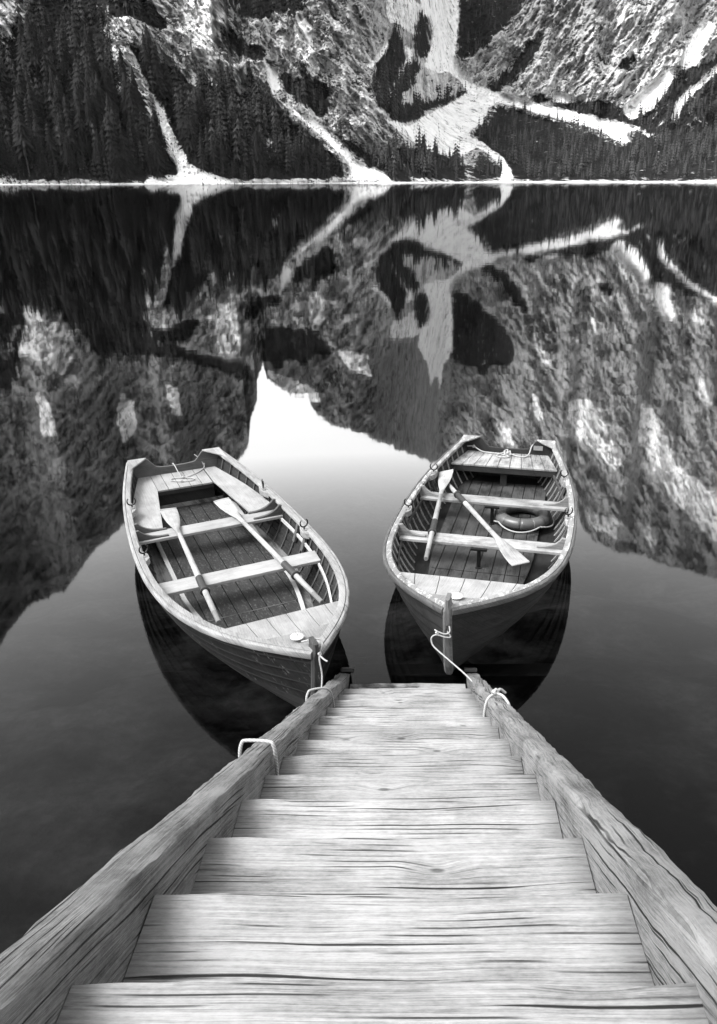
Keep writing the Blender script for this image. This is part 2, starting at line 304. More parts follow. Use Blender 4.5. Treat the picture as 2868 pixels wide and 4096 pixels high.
def ropemat():
    n = NT('white_twisted_rope'); sp = n.sep(n.objco())
    w = n.node('ShaderNodeTexWave'); w.wave_type = 'BANDS'; w.bands_direction = 'DIAGONAL'
    w.inputs['Scale'].default_value = 48; w.inputs['Distortion'].default_value = 2.5; w.inputs['Detail'].default_value = 2
    n.put(w.inputs['Vector'], n.objco())
    n.bump(w.outputs['Fac'], .5, .002)
    return n.out(n.map(w.outputs['Fac'], 0, 1, .22, .31), .85, .2)
M['rope'] = ropemat()
M['oldrope'] = plain('grey_thin_rope', .30, .9, var=.4, scale=120)
# ---------------------------------------------------------------- stairs
NOS = [(4.611, .054), (4.309, .234), (4.03, .395), (3.742, .566), (3.441, .745), (3.165, .905), (2.866, 1.087), (2.523, 1.293),
       (2.215, 1.480), (1.925, 1.655), (1.632, 1.828), (1.331, 2.007), (1.012, 2.203), (.719, 2.381), (.42, 2.56), (.12, 2.74), (-.18, 2.92)]
XL, XR = -.474, .391; XM = (XL+XR)/2; WID = XR-XL
stair = empty('wooden_staircase', (XM, 4.6, 0))
tag(stair, 'weathered grey wooden stair with plank treads leading down into the dark lake between two boats', 'staircase')
def bumpgrid(L, D, T, nx, ny, seed, amp=.0025, gaps=None):
    """a plank: rounded box with slightly worn, wavy edges; local X along the grain"""
    rs = random.Random(seed); ph = [rs.uniform(0, 6.28) for _ in range(8)]
    ring = []
    r = .007
    prof = [(-D/2, -T/2), (-D/2, T/2-r), (-D/2+r*.3, T/2-r*.3), (-D/2+r, T/2)]
    prof += [(-D/2+r+(D-2*r)*k/ny, T/2) for k in range(1, ny)]
    prof += [(D/2-r, T/2), (D/2-r*.3, T/2-r*.3), (D/2, T/2-r), (D/2, -T/2)]
    rings = []
    for i in range(nx+1):
        x = -L/2+L*i/nx; row = []
        for (y, z) in prof:
            w = amp*(math.sin(x*7+ph[0])+.6*math.sin(x*19+ph[1])+.4*math.sin(x*47+ph[2]))
            wz = amp*.8*(math.sin(x*5+ph[3])+.5*math.sin(x*23+ph[4]+y*20))
            e = 1 if abs(y) > D/2-.02 else .3
            row.append((x, y+w*e*(1 if y > 0 else .6), z+(wz if z > 0 else 0)))
        rings.append(row)
    return rings
for k, (y, z) in enumerate(NOS):
    dep = .34; T = .045
    o = MB(); th = T
    if k == 10:     # this step is made of two boards with an open gap between them
        for (y0, y1) in ((-dep/2, -.083), (-.077, dep/2)):
            rr = bumpgrid(WID-.004, y1-y0, T, 60, 5, k*3)
            o.loft([[(p[0], p[1]+(y0+y1)/2, p[2]) for p in r] for r in rr])
    else:
        o.loft(bumpgrid(WID-.004-(.0 if k else .03), dep, T, 60, 8, k*3+1))
    t = o.build('tread', M['tread'] if k else M['tread_wet'] if 'tread_wet' in M else M['tread'], None, smooth='auto')
    t.parent = stair; t.location = (0+random.uniform(-.001, .001), y-dep/2-4.6, z-T/2)
    if k == 0: t['label'] = 'lowest stair tread, wet and stained dark at the waterline'
# stringers: a straight beam each, local X down the slope
SL = math.atan(.598)
def stringer(name, xin, xout, sgn):
    ly0, ly1 = -.6, 4.80
    pts = MB(); rings = []; n = 150
    ph = random.uniform(0, 6)
    wid = abs(xout-xin)
    r = .016; top = .0; bot = -.27
    L = (ly1-ly0)/math.cos(SL)
    prof = [(0, bot), (0, top-.014), (.004, top-.004), (.012, top), (wid*.35, top+.002), (wid*.7, top+.001), (wid-.011, top-.001), (wid-.003, top-.006), (wid, top-.016), (wid, bot)]
    sub = []
    for a, b in zip(prof[:-1], prof[1:]): sub += [a]
    sub += [prof[-1]]
    for i in range(n+1):
        s = -L/2+L*i/n; row = []
        far = max(0, (s)/(L/2))
        for j, (c, h) in enumerate(sub):
            a = .0022+.0028*far
            w = a*(math.sin(s*9+ph+j)+.7*math.sin(s*23+ph*2+j*.7)+.5*math.sin(s*61+j*1.7+ph)+.5*random.uniform(-1, 1))
            hh = h+(w if h > bot+.1 else 0)
            row.append((s, (c+w*.5)*sgn, hh))
        rings.append(row)
    pts.loft(rings)
    o = pts.build('stringer', M['stringer'], stair, smooth='auto')
    yc = (ly0+ly1)/2; zc = 2.381+.066-(yc-.719)*.598
    # local X must point down the slope (world +Y, -Z); local Y to world +X ; local Z up-normal
    ex = Vector((0, math.cos(SL), -math.sin(SL))); ez = Vector((0, math.sin(SL), math.cos(SL))); ey = ez.cross(ex)
    o.matrix_local = Matrix.Translation(Vector((xin-XM, yc-4.6, zc))) @ Matrix((ex, ey, ez)).transposed().to_4x4()
    return o
# ey = ez x ex = -X world, so the left beam extends with +1 and the right with -1
stringer('stringer', XL, -.562, 1); stringer('stringer', XR, .479, -1)
# sunken lower end of the stair: continuation beams, treads and a cross beam, seen dimly through the water
for xx in (-.50, .43):
    b = MB(); b.box((xx-XM, 5.45-4.6, -.42), (.10, 1.5, .14), Matrix.Rotation(-SL, 3, 'X')); b.build('sunken_beam', M['wetwood'], stair, bevel=.01)
for k in range(3):
    b = MB(); b.box((0, 4.62+.3*k-4.6, -.16-.18*k), (WID+.06, .28, .05)); b.build('sunken_tread', M['wetwood'], stair, bevel=.006)
b = MB(); b.box((.35, .42, -.16), (1.75, .16, .10)); b.build('crossbeam', M['wetwood'], stair, bevel=.01)
b = MB(); b.box((XL-XM-.045, .25, -.20), (.06, .05, .40)); b.build('end_post', M['wetwood'], stair, bevel=.01)
b = MB(); b.box((XR-XM+.05, .27, -.36), (.07, .09, .42)); b.build('end_post', M['wetwood'], stair, bevel=.01)
# ---------------------------------------------------------------- boats
TK = [0, .17, .34, .5, .66, .8, .92, 1.]
class Boat:
    def __init__(s, L, hb, sh):
        s.L = L; s.hb = list(hb)+[.03]; s.sh = sh
    def b(s, t): return float(spl(TK, s.hb, min(max(t, 0), 1)))
    def zs(s, t): return float(spl([0, .35, .7, 1], s.sh, min(max(t, 0), 1)))
    def zk(s, t): return -.13+.03*max(0, (t-.85)/.15)
    def p(s, t): return float(np.interp(t, [0, .15, .5, .72, .88, 1], [.30, .22, .17, .27, .40, .55]))
    def stemx(s, z):  # stem profile
        return float(np.interp(z, [-.13, -.06, 0, .1, .3, .64], [s.L-.42, s.L-.24, s.L-.13, s.L-.085, s.L-.04, s.L]))
    def pt(s, t, h, off=0., side=1):
        z = s.zk(t)+(s.zs(t)-s.zk(t))*h
        y = s.b(t)*max(h, 0)**s.p(t)
        return (t*s.stemx(z), side*max(y+off, .004), z)
    def yin(s, x, z, th=.018):
        t = min(x/s.stemx(z), 1); h = (z-s.zk(t))/(s.zs(t)-s.zk(t))
        return max(s.b(t)*max(h, 0.001)**s.p(t)-th, .0)
def inv_t(bt, x): return min(x/bt.L, 1)
def build_boat(name, kind, bt, pose, label):
    root = empty(name, (pose[0], pose[1], 0), pose[2]); tag(root, label, 'rowing boat')
    Lk = kind == 'L'; L = bt.L
    HM = M['hull_l'] if Lk else M['hull_r']
    NS = 9; TS = np.concatenate([np.linspace(0, .8, 34), np.linspace(.82, 1, 18)])
    hs = [(i/NS)**1.25 for i in range(NS+1)]
    # outer lapped planking; lower strakes are a mesh of their own colour
    for side in (1, -1):
        for nm, lo, hi, mat in (('lower_planking', 0, 4, M['hull_low'] if Lk else HM), ('planking', 4, NS, HM)):
            rows = []
            for t in TS:
                row = []
                for i in range(lo, hi):
                    a, b_ = hs[i], hs[i+1]
                    f = 1 if t < .93 else max(0, (1-t)/.07)
                    for q in (0, .13, .5, 1):
                        row.append(bt.pt(t, a+(b_-a)*q, .017*(1-q)*f, side))
                rows.append(row)
            mb = MB(); mb.loft(rows, closed=False)
            ob = mb.build(nm, [mat, M['lap_shade']], root, smooth='auto')
            nj = len(rows[0])-1
            for fi, pg in enumerate(ob.data.polygons):
                if (fi % nj) % 4 in (0, 3): pg.material_index = 1  # lower edge of each strake coloured dark for the lap's shade
    # inner skin
    for side in (1, -1):
        rows = []
        for t in TS[:-2]:
            row = []
            for i in range(2, NS):
                a, b_ = hs[i], hs[i+1]
                for q in range(3):
                    h = a+(b_-a)*q/2*.98
                    row.append(bt.pt(t, h, -.016-.010*(q/2), side))
            rows.append(row)
        MB().loft(rows, closed=False).build('inner_planking', M['inner'], root, smooth='auto')
    # bilge sole just above the waterline
    rows = []
    for x in np.linspace(0.02, L-.35, 40):
        y = bt.yin(x, .035); rows.append([(x, -y, .035), (x, y, .035)])
    MB().loft(rows, closed=False).build('bilge', M['bilge'] if Lk else M['bilge_d'], root)
    # ribs
    nr = 20 if Lk else 24
    for side in (1, -1):
        for i in range(nr):
            x0 = .17+i*(L-.75)/nr; pts = []
            w = .011 if not Lk else .012
            rings = []
            for z in np.linspace(.045, 1, 12):
                t = inv_t(bt, x0); zt = bt.zs(t)-.03
                zz = .045+(zt-.045)*(z-.045)/.955
                y = bt.yin(x0, zz, .022)
                rings.append([(x0-w, side*y, zz), (x0+w, side*y, zz), (x0+w, side*(y-.014), zz), (x0-w, side*(y-.014), zz)])
            MB().loft(rings).build('rib', M['rib_l'] if Lk else M['rib_r'], root)
    # stringer strip inside the hull that carries the thwarts
    for side in (1, -1):
        rings = []
        for x in np.linspace(.05, L-.5, 40):
            z = .27+(.04 if x > L-1.2 else 0)*((x-L+1.2)/.7)
            y = bt.yin(x, z, .034)
            rings.append([(x, side*y, z+.016), (x, side*y, z-.016), (x, side*(y-.016), z-.016), (x, side*(y-.016), z+.016)])
        MB().loft(rings).build('riser', M['batten'] if Lk else M['rib_l'], root)
    # gunwales
    N = 90
    for side in (1, -1):
        T = [1-(1-k/N)**1.0 for k in range(N+1)]
        P = [Vector((bt.L*t, side*bt.b(t), bt.zs(t))) for t in T]
        for nm, prof, mat in (('gunwale', [(-.066, -.026), (-.066, -.002), (-.060, .006), (-.030, .008), (-.016, .006), (-.013, -.002), (-.013, -.026)], M['gun_l'] if Lk else M['gun_r']),
                              ('rub_rail', [(-.012, -.006), (-.009, .004), (.006, .004), (.014, -.004), (.015, -.030), (.008, -.046), (-.002, -.048)], M['gun_l'] if Lk else M['rub_r'])):
            rings = []
            for i, p in enumerate(P):
                d = (P[min(i+1, N)]-P[max(i-1, 0)]); d.z = 0; d.normalize()
                nrm = Vector((-d.y, d.x, 0))*side
                if nrm.y*side < 0: nrm = -nrm
                row = []
                for (o_, z_) in prof:
                    wob = .0012*math.sin(i*1.3+o_*400)+random.uniform(-.0007, .0007)
                    q = p+nrm*o_; q.z += z_+wob
                    if q.y*side < .004: q.y = side*.004; q.x = min(q.x, L-.02)
                    row.append(q)
                rings.append(row)
            MB().loft(rings).build(nm, mat, root, smooth='auto')
    # transom
    b0 = bt.b(0); z0 = bt.zs(0); prof = []
    nt = 24; wn = .33 if Lk else .36; lowz = z0-.10
    top = []
    for i in range(nt+1):
        y = -b0+2*b0*i/nt; a = abs(y)
        if a > wn: zz = z0+.018-.012*(a-wn)/(b0-wn)
        elif a > wn-.13: u = (wn-a)/.13; zz = z0+.018-(z0+.018-lowz)*(u*u*(3-2*u))
        else: zz = lowz-.01*(1-(a/(wn-.13))**2)
        top.append((y, zz))
    botm = [(-.0, bt.zk(0))] if False else []
    for i in range(12):
        h = 1-(i+.5)/12; y = b0*h**bt.p(0)-.008; botm.append((y, bt.zk(0)+(z0-bt.zk(0))*h))
    poly = top+botm+[(-y, z) for y, z in botm[::-1]]
    mb = MB(); rk = lambda q, x: (x-.10*(q[1]-.2)*.5, q[0], q[1])
    mb.prism(poly, -.002, .028, rk)
    mb.build('transom', M['knee_l'] if Lk else M['inner'], root, bevel=.004)
    # transom edge capping (worn pale rim)
    # quarter knees: the wide pale corners beside the notch
    for side in (1, -1):
        q = []
        pts = [(-.012, wn-.02), (-.012, b0-.002), (.30, bt.b(.30/L)-.045), (.19, bt.b(.19/L)-.072), (.08, wn+.045), (.035, wn+.01)]
        mb = MB(); mb.prism([(x, y*side) for x, y in pts], 0, .03, lambda p, z: (p[0], p[1], bt.zs(max(p[0], 0)/L)+.004+z*.6-.008*(p[0] > .1)))
        mb.build('quarter_knee', M['gun_l'] if Lk else M['gun_r'], root, bevel=.004)
    # stem post
    mb = MB(); rings = []
    zt = bt.zs(1)+(.065 if Lk else .085)
    for z in list(np.linspace(-.13, zt-.02, 22))+[zt]:
        xs = bt.stemx(min(z, bt.zs(1)))+(.025 if z < bt.zs(1) else .025)
        w = .030 if z < zt-.01 else .020
        if z > bt.zs(1)-.01: w = .017 if Lk else .016
        dp = .11; w *= min(1, .5+.5*max(0, (z+.05)/.10))
        rings.append([(xs-dp, -w, z), (xs-dp, w, z), (xs-.018, w*1.08, z), (xs, w*.62, z), (xs, -w*.62, z), (xs-.018, -w*1.08, z)])
    mb.loft(rings); mb.build('stem_post', M['stem_l'] if Lk else M['stem_r'], root, bevel=.003)
    # keel
    MB().box(((L-.4)/2, 0, -.145), (L-.5, .04, .05)).build('keel', HM, root)
    # floor boards
    fx0, fx1 = (.42, L-.55) if Lk else (.36, L-.6)
    hw = (lambda x: .455 if x < 2.5 else .455-.19*((x-2.5)/1.3)**1.6*1.3) if Lk else (lambda x: .53-.035*(x/1.8) if x < 2.2 else .49-.17*((x-2.2)/1.3)**1.5)
    bw = .128; nb = 8; mb = MB(); gap = .004
    for j in range(nb):
        ya = -nb*bw/2+j*bw+gap; yb = ya+bw-2*gap
        seg = []
        for x in np.linspace(fx0, fx1, 46):
            w = hw(x)
            w = min(w, bt.yin(x, .06)-.01)
            a, b_ = max(ya, -w), min(yb, w)
            if b_-a > .004: seg.append([(x, a, .078), (x, b_, .078), (x, b_, .060), (x, a, .060)])
        if len(seg) > 1: mb.loft(seg)
    mb.build('floor_boards', M['floor_l'] if Lk else M['floor_r'], root)
    if Lk:
        for side in (1, -1):
            rings = []
            for x in np.linspace(fx0+.1, 3.62, 40):
                w = hw(x)
                rings.append([(x, side*(w), .082), (x, side*(w+.038), .082), (x, side*(w+.038), .055), (x, side*w, .055)])
            MB().loft(rings).build('floor_batten', M['batten'], root, bevel=.003)
    # cross cleats under/over boards
    xs_ = 2.69 if not Lk else 3.02
    mb = MB()
    mb.box((xs_, 0, .079), (.006 if not Lk else .012, hw(xs_)*1.9, .004)); mb.build('floor_seam', M['bilge_d'] if not Lk else M['floor_r'], root)
    # thwarts
    def plank_across(nm, x0, x1, z, th, mat, cut=.012):
        P = []
        for x in (x0, x1):
            y = bt.yin(x, z-.01, .02)-cut; P.append((x, y))
        rings = []
        for k in range(25):
            f = -1+2*k/24
            rings.append([(x0, P[0][1]*f, z+.0006*math.sin(k*1.7)), (x1, P[1][1]*f, z+.0006*math.sin(k*2.1)), (x1, P[1][1]*f, z-th), (x0, P[0][1]*f, z-th)])
        return MB().loft(rings).build(nm, mat, root, bevel=.005)
    TH = M['pale'] if Lk else M['thwart_r']
    for (a, b_) in (((1.53, 1.735), (2.62, 2.83)) if Lk else ((1.385, 1.575), (2.40, 2.595))):
        plank_across('thwart', a, b_, .31, .030, TH)
    # knees
    KM = M['knee_l'] if Lk else M['knee_r']
    kx = ([1.535, 1.695]) if Lk else [1.50, 2.52]
    for x in kx:
        for side in (1, -1):
            z0_ = .3105; y1 = bt.yin(x, .33, .022); zt = bt.zs(x/L)-.012
            y2 = bt.yin(x, zt, .022)
            reach = .31 if Lk else .27
            prof = [(y1, z0_)]
            prof += [(y1-reach, z0_), (y1-reach+.005, z0_+.012)]
            m = 10
            for q in range(1, m+1):
                u = q/m; yy = y1-reach+(reach-.045)*(1-(1-u)**1.15)*1.0; zz = z0_+.012+(zt-z0_+.01)*(u**2.6)
                prof.append((yy, zz))
            prof += [(y2-.015, zt+.015), (y2, zt-.01)]
            mb = MB(); mb.prism([(y*side, z) for y, z in prof], x-.015, x+.015, lambda p, xx: (xx, p[0], p[1]))
            mb.build('knee', KM, root, bevel=.003)
    # fore deck and breasthook
    dx0 = 3.725 if Lk else 3.47; zd = .405 if Lk else .425
    def zdk(x): return zd+(bt.zs(x/L)-.02-zd)*max(0, (x-dx0)/(L-dx0))
    nplk = 6; mb = MB(); conv = .85 if Lk else .62
    W0 = bt.yin(dx0, zd, .02)
    ny = 7 if Lk else 6
    edges = np.linspace(-W0-.02, W0+.02, ny+1)
    for j in range(ny):
        seg = []
        for x in np.linspace(dx0, L-.14, 16):
            u = (x-dx0)/(L-dx0); c = 1-(1-conv)*u
            w = max(bt.yin(min(x, L-.06), zdk(x), .02), .01)
            a = max(edges[j]*c+.003, -w); b_ = min(edges[j+1]*c-.003, w)
            if b_-a > .004: seg.append([(x, a, zdk(x)), (x, b_, zdk(x)), (x, b_, zdk(x)-.018), (x, a, zdk(x)-.018)])
        if len(seg) > 1: mb.loft(seg)
    mb.build('fore_deck', M['pale_x'], root)
    mb = MB(); xb = L-.36 if Lk else L-.27
    wv = bt.b(xb/L)-.05
    pl = [(xb, -wv), (xb+.02, 0), (xb, wv), (L-.18, bt.b(1-.18/L)-.045), (L-.05, .02), (L-.05, -.02), (L-.18, -bt.b(1-.18/L)+.045)]
    mb.prism(pl, -.018, .004, lambda p, z: (p[0], p[1], bt.zs(p[0]/L)+z)); mb.build('breasthook', M['brest'], root, bevel=.003)
    # stern seating
    if Lk:
        zq = .325; mb = MB()
        ed = [-.30, -.187, -.067, .053, .172, .29]
        for a, b_ in zip(ed[:-1], ed[1:]): mb.box((.272, (a+b_)/2, zq-.010), (.505, b_-a-.006, .020))
        mb.build('stern_seat', M['pale_x'], root, bevel=.002)
        for side in (1, -1):
            xs1 = 1.52; out = []; inn = []
            for x in np.linspace(.02, xs1, 26):
                yi = (.301+(.125 if side < 0 else .11)*max(0, (x-.53)/(xs1-.53))) if x > .53 else .301
                yo = bt.yin(x, zq, .036)
                out.append((x, yo*side)); inn.append((x, yi*side+(.006 if x > .53 else 0)*side))
            rings = [[(i[0], i[1], zq), (o_[0], o_[1], zq), (o_[0], o_[1], zq-.02), (i[0], i[1], zq-.02)] for i, o_ in zip(inn, out)]
            MB().loft(rings).build('side_bench', M['pale_x'], root, bevel=.003)
        MB().box((.505, 0, .285), (.022, .60, .05)).build('seat_fascia', M['inner'], root)
        MB().box((.44, 0, .17), (.02, .62, .17)).build('seat_riser', M['inner'], root)
        MB().box((.46, .0, .096), (.02, .80, .045)).build('kick_board', M['bilge'], root)
    else:
        zq = .345; mb = MB(); n_ = 9
        for j in range(n_):
            seg = []
            for x in (.035, .2, .36, .535):
                y = bt.yin(x, zq, .03); a = -y+2*y*j/n_+.003; b_ = -y+2*y*(j+1)/n_-.003
                seg.append([(x, a, zq), (x, b_, zq), (x, b_, zq-.02), (x, a, zq-.02)])
            mb.loft(seg)
        mb.build('stern_seat', M['pale_old'], root, bevel=.002)
        plank_across('seat_fascia', .505, .53, .322, .07, M['inner'])
        MB().box((.44, 0, .16), (.05, .075, .2)).build('seat_post', M['inner'], root)
        for x in (1.60, 2.62):
            mb = MB(); mb.box((x-.03, 0, .17), (.030, .034, .20)); mb.box((x-.02, 0, .272), (.05, .15, .022)); mb.box((x-.03, 0, .083), (.06, .055, .012))
            mb.build('thwart_post', M['iron'], root, bevel=.002)
        MB().box((.034, .36, .43), (.006, .11, .055), Matrix.Rotation(-.05, 3, 'Y')).build('plate', M['steel'], root)
    # rowlocks
    RL = ([(1.15, -1, .0), (2.24, -1, .35), (1.24, 1, 1.45), (2.35, 1, .25)] if Lk else [(1.107, -1, 0.), (2.102, -1, .1), (1.024, 1, .1), (1.995, 1, .55)])
    for (x, side, rz) in RL:
        t = x/L; y = (bt.b(t)-.045)*side; z = bt.zs(t)+.006
        # cheek block bulging inside the gunwale
        pr = [(-.11, 0), (-.07, -.028), (-.02, -.042), (.05, -.042), (.09, -.022), (.12, 0)]
        mb = MB(); mb.prism([(x+a, (bt.b((x+a)/L)-.064+b_)*side) for a, b_ in pr], -.055, .004, lambda p, q: (p[0], p[1], bt.zs(p[0]/L)+q))
        blk = mb.build('rowlock_block', M['gun_l'] if Lk else M['gun_r'], root, bevel=.005)
        yy = (bt.b(t)-.072)*side
        mb = MB(); mb.box((x, yy, z+.003), (.075, .034, .006)); mb.build('rowlock_plate', M['steel'], root, bevel=.002)
        c = Vector((x, yy, z+.065)); fy = Matrix.Rotation(rz, 3, 'Z')
        # the horn opens upward in a plane across the boat's length direction
        pts = [c+fy @ Vector((0, .040*math.sin(a), -.040*math.cos(a)*1.0)) for a in np.linspace(-2.45, 2.45, 22)]
        rad = [.0045+.003*math.cos(a*.6) for a in np.linspace(-2.45, 2.45, 22)]
        mb = MB(); mb.tube(pts, rad, 8); mb.tube([c+Vector((0, 0, -.038)), c+Vector((0, 0, -.075))], .008, 8)
        mb.build('rowlock', M['iron'], root, smooth=True)
    # vertical pads below the forward rowlocks
    pads = [(2.13, 1), (2.36, 1)] if Lk else [(2.22, -1), (1.16, -1), (2.10, 1), (1.10, 1)]
    for x, side in pads:
        y = bt.yin(x, .3, .03)
        rg = []
        for z in np.linspace(.20, bt.zs(x/L)-.03, 6):
            yy = bt.yin(x, z, .03); rg.append([(x-.025, side*yy, z), (x+.025, side*yy, z), (x+.025, side*(yy-.03), z), (x-.025, side*(yy-.03), z)])
        MB().loft(rg).build('side_block', M['knee_l'], root, bevel=.004)
    return root
BL = Boat(4.601, [.5136, .6684, .7535, .7816, .7412, .5917, .3202], [.5166, .4087, .4453, .6111])
BR = Boat(4.3262, [.5572, .7215, .8295, .8509, .8085, .6656, .3636], [.5027, .4087, .45, .6324])
PL = (-2.7181, 8.2794, -1.0992); PR = (1.1565, 8.905, -1.7847)
boatL = build_boat('rowing_boat', 'L', BL, PL, 'left rowing boat with pale gunwales, wide stern benches and oars lying side by side')
boatR = build_boat('rowing_boat', 'R', BR, PR, 'right rowing boat with peeling dark gunwales, crossed oars and a life ring')
def b2w(pose, p):
    c, s = math.cos(pose[2]), math.sin(pose[2]); return Vector((pose[0]+c*p[0]-s*p[1], pose[1]+s*p[0]+c*p[1], p[2]))
# extra fittings of the left boat's bow
mb = MB(); mb.lathe([(.0, 0), (.045, 0), (.047, .004), (.03, .006), (0, .006)], 20, (4.38, -.05, .612)); mb.build('bow_plate', M['white'], boatL, smooth=True)
mb = MB(); mb.tube([Vector((4.38+.02*math.cos(a), -.05, .636+.018*math.sin(a))) for a in np.linspace(0, 6.1, 16)], .0035, 6); mb.build('bow_ring', M['steel'], boatL, smooth=True)
mb = MB(); mb.lathe([(.0, 0), (.05, 0), (.052, .004), (.03, .006), (0, .006)], 20, (4.11, .03, .622)); mb.build('bow_plate', M['white'], boatR, smooth=True)
mb = MB(); mb.tube([Vector((4.335+.004, .0, .47-.0))+Vector((.0+.018*math.cos(a), 0, .03*math.sin(a)+.0)) for a in np.linspace(0, 6.1, 16)], .005, 6); mb.build('bow_ring', M['iron'], boatR, smooth=True)
# ---------------------------------------------------------------- oars
def oar(pose, tip, end, label, twist=0., L=None, group='wooden oars lying in the boats'):
    A = b2w(pose, tip); B = b2w(pose, end); ln = (B-A).length if L is None else L
    d = (B-A).normalized()
    root = bpy.data.objects.new('oar', None); col.objects.link(root); root.empty_display_size = .2
    ez = Vector((0, 0, 1)); ez = (ez-d*ez.dot(d)).normalized(); ey = ez.cross(d)
    root.matrix_world = Matrix.Translation(A) @ Matrix((d, ey, ez)).transposed().to_4x4() @ Matrix.Rotation(twist, 4, 'X')
    tag(root, label, 'oar', group)
    # blade: flat spoon, local X from the tip
    rings = []
    for x, w, th, zc in [(0, .080, .004, .0), (.012, .083, .005, 0), (.05, .084, .006, -.002), (.2, .078, .008, -.006), (.34, .064, .011, -.006), (.45, .046, .015, -.003), (.53, .031, .018, 0), (.60, .024, .0205, 0), (.70, .0225, .0215, 0)]:
        rings.append([(x, w*math.cos(a), zc+th*math.sin(a)*(1.0)) for a in [2*math.pi*k/16 for k in range(16)]])
    MB().loft(rings).build('blade', M['oar'], root, smooth='auto')
    MB().box((.022, 0, .0), (.03, .164, .012)).build('blade_tip', M['pale'], root, bevel=.002)
    cx = ln-.78 if True else 0
    mb = MB(); mb.tube([(.695, 0, 0), (cx*.6+.3, 0, 0), (cx, 0, 0), (ln-.16, 0, 0)], [.0215, .024, .026, .021], 16); mb.build('shaft', M['oar'], root, smooth=True)
    mb = MB(); mb.tube([(ln-.165, 0, 0), (ln-.15, 0, 0), (ln, 0, 0)], [.0215, .0205, .0195], 16); mb.build('grip', M['grip'], root, smooth='auto')
    mb = MB(); mb.tube([(cx, 0, 0), (cx+.24, 0, 0)], .0305, 16); sl = mb.build('sleeve', M['leather'], root, smooth='auto')
    mb = MB(); mb.tube([(cx+.235, 0, 0), (cx+.24, 0, 0), (cx+.258, 0, 0), (cx+.263, 0, 0)], [.034, .041, .041, .034], 20); mb.build('collar', M['leather'], root, smooth='auto')
    return root
oar(PL, (1.10, -.305, .338), (3.52, -.385, .345), 'oar in the left boat lying nearest the left gunwale, grip pointing to the bow', -.05)
oar(PL, (1.10, .235, .338), (3.60, .410, .350), 'oar in the left boat lying nearest the right gunwale, grip pointing to the bow', .05)
o1 = oar(PR, (.915, -.605, .385), (3.02, -.415, .335), 'oar in the right boat with its blade near the stern, lying along the left side', .25)
o2 = oar(PR, (3.01, .415, .37), (1.02, -.63, .333), 'oar in the right boat slanting across the thwarts with its blade towards the bow', -.1)
# ---------------------------------------------------------------- life ring
lr = empty('life_ring', b2w(PR, (1.44, .31, .145)), PR[2]); tag(lr, 'grey life ring with white grab rope lying on the floor of the right boat', 'life ring')
def torus_arc(a0, a1, R_, r, n=20, m=20, sq=.92):
    rings = []
    for i in range(n+1):
        a = a0+(a1-a0)*i/n
        rings.append([((R_+r*math.cos(b))*math.cos(a), (R_+r*math.cos(b))*math.sin(a), r*sq*math.sin(b)) for b in [2*math.pi*k/m for k in range(m)]])
    return MB().loft(rings, True, True)
M['ring'] = plain('grey_ring_plastic', .085, .35, var=.12, scale=9); M['band'] = plain('pale_ring_band', .12, .35, var=.12, scale=12)
torus_arc(0, 2*math.pi, .236, .066, 64).build('ring_body', M['ring'], lr, smooth=True)
for q in range(4):
    a = q*math.pi/2+.7
    torus_arc(a-.22, a+.22, .236, .0668, 12).build('band', M['band'], lr, smooth=True)
for q in range(4):
    a0 = q*math.pi/2+.7; pts = []
    for k in range(17):
        u = k/16; a = a0+u*math.pi/2; sag = math.sin(u*math.pi)
        pts.append(((.305+.022*sag)*math.cos(a), (.305+.022*sag)*math.sin(a), -.012-.040*sag))
    MB().tube(pts, .008, 8).build('grab_rope', M['rope'], lr, smooth=True)
# ---------------------------------------------------------------- ropes
def rope(name, paths, label, rad=.0055, mat='rope', cat='rope', group=None, knots=()):
    mb = MB()
    for p in paths: mb.tube(catmull(p, 10), rad, 10)
    for k in knots:
        k = Vector(k)
        for ax in range(3):
            pts = []
            for a in np.linspace(0, 6.0, 14):
                v = [0, 0, 0]; v[(ax+1) % 3] = math.cos(a)*rad*1.7; v[(ax+2) % 3] = math.sin(a)*rad*1.7; v[ax] = rad*.5*math.sin(2*a)
                pts.append(k+Vector(v))
            mb.tube(pts, rad*.9, 8)
    P = Vector(mb.v[0]); mb.v = [(x-P.x, y-P.y, z-P.z) for x, y, z in mb.v]
    o = mb.build(name, M[mat], None, smooth=True); o.location = P
    return tag(o, label, cat, group)
stl = b2w(PL, (4.60, .0, .66)); 
rope('mooring_rope', [[b2w(PL, (4.47, -.05, .625)), b2w(PL, (4.53, .03, .66)), b2w(PL, (4.56, .06, .635)), (-.605, 4.16, .58), (-.590, 4.13, .46), (-.598, 4.06, .33), (-.607, 3.98, .22), (-.61, 3.93, .12)],
                      [(-.605, 4.16, .60), (-.570, 4.13, .585), (-.548, 4.11, .585)]],
     'white rope hanging from the bow of the left boat down to the stair', knots=[(-.603, 4.165, .605)])
rope('rope_loop', [[(-.578, 3.40, .62), (-.580, 3.41, .80), (-.572, 3.43, .848), (-.555, 3.45, .853), (-.50, 3.49, .835), (-.468, 3.52, .80), (-.458, 3.55, .74), (-.455, 3.59, .64), (-.457, 3.60, .56)]],
     'white rope looped over the left stair beam close to the left boat', rad=.0062)
rope('rope_loop', [[(-.578, 2.02, 1.45), (-.580, 2.03, 1.62), (-.574, 2.045, 1.672), (-.556, 2.05, 1.682), (-.48, 2.03, 1.694), (-.462, 2.02, 1.685), (-.457, 2.015, 1.64), (-.457, 2.015, 1.52), (-.457, 2.015, 1.44)]],
     'white rope looped over the left stair beam halfway up, the higher of the two loops', rad=.0062)
rb = b2w(PR, (4.35, 0, .5))
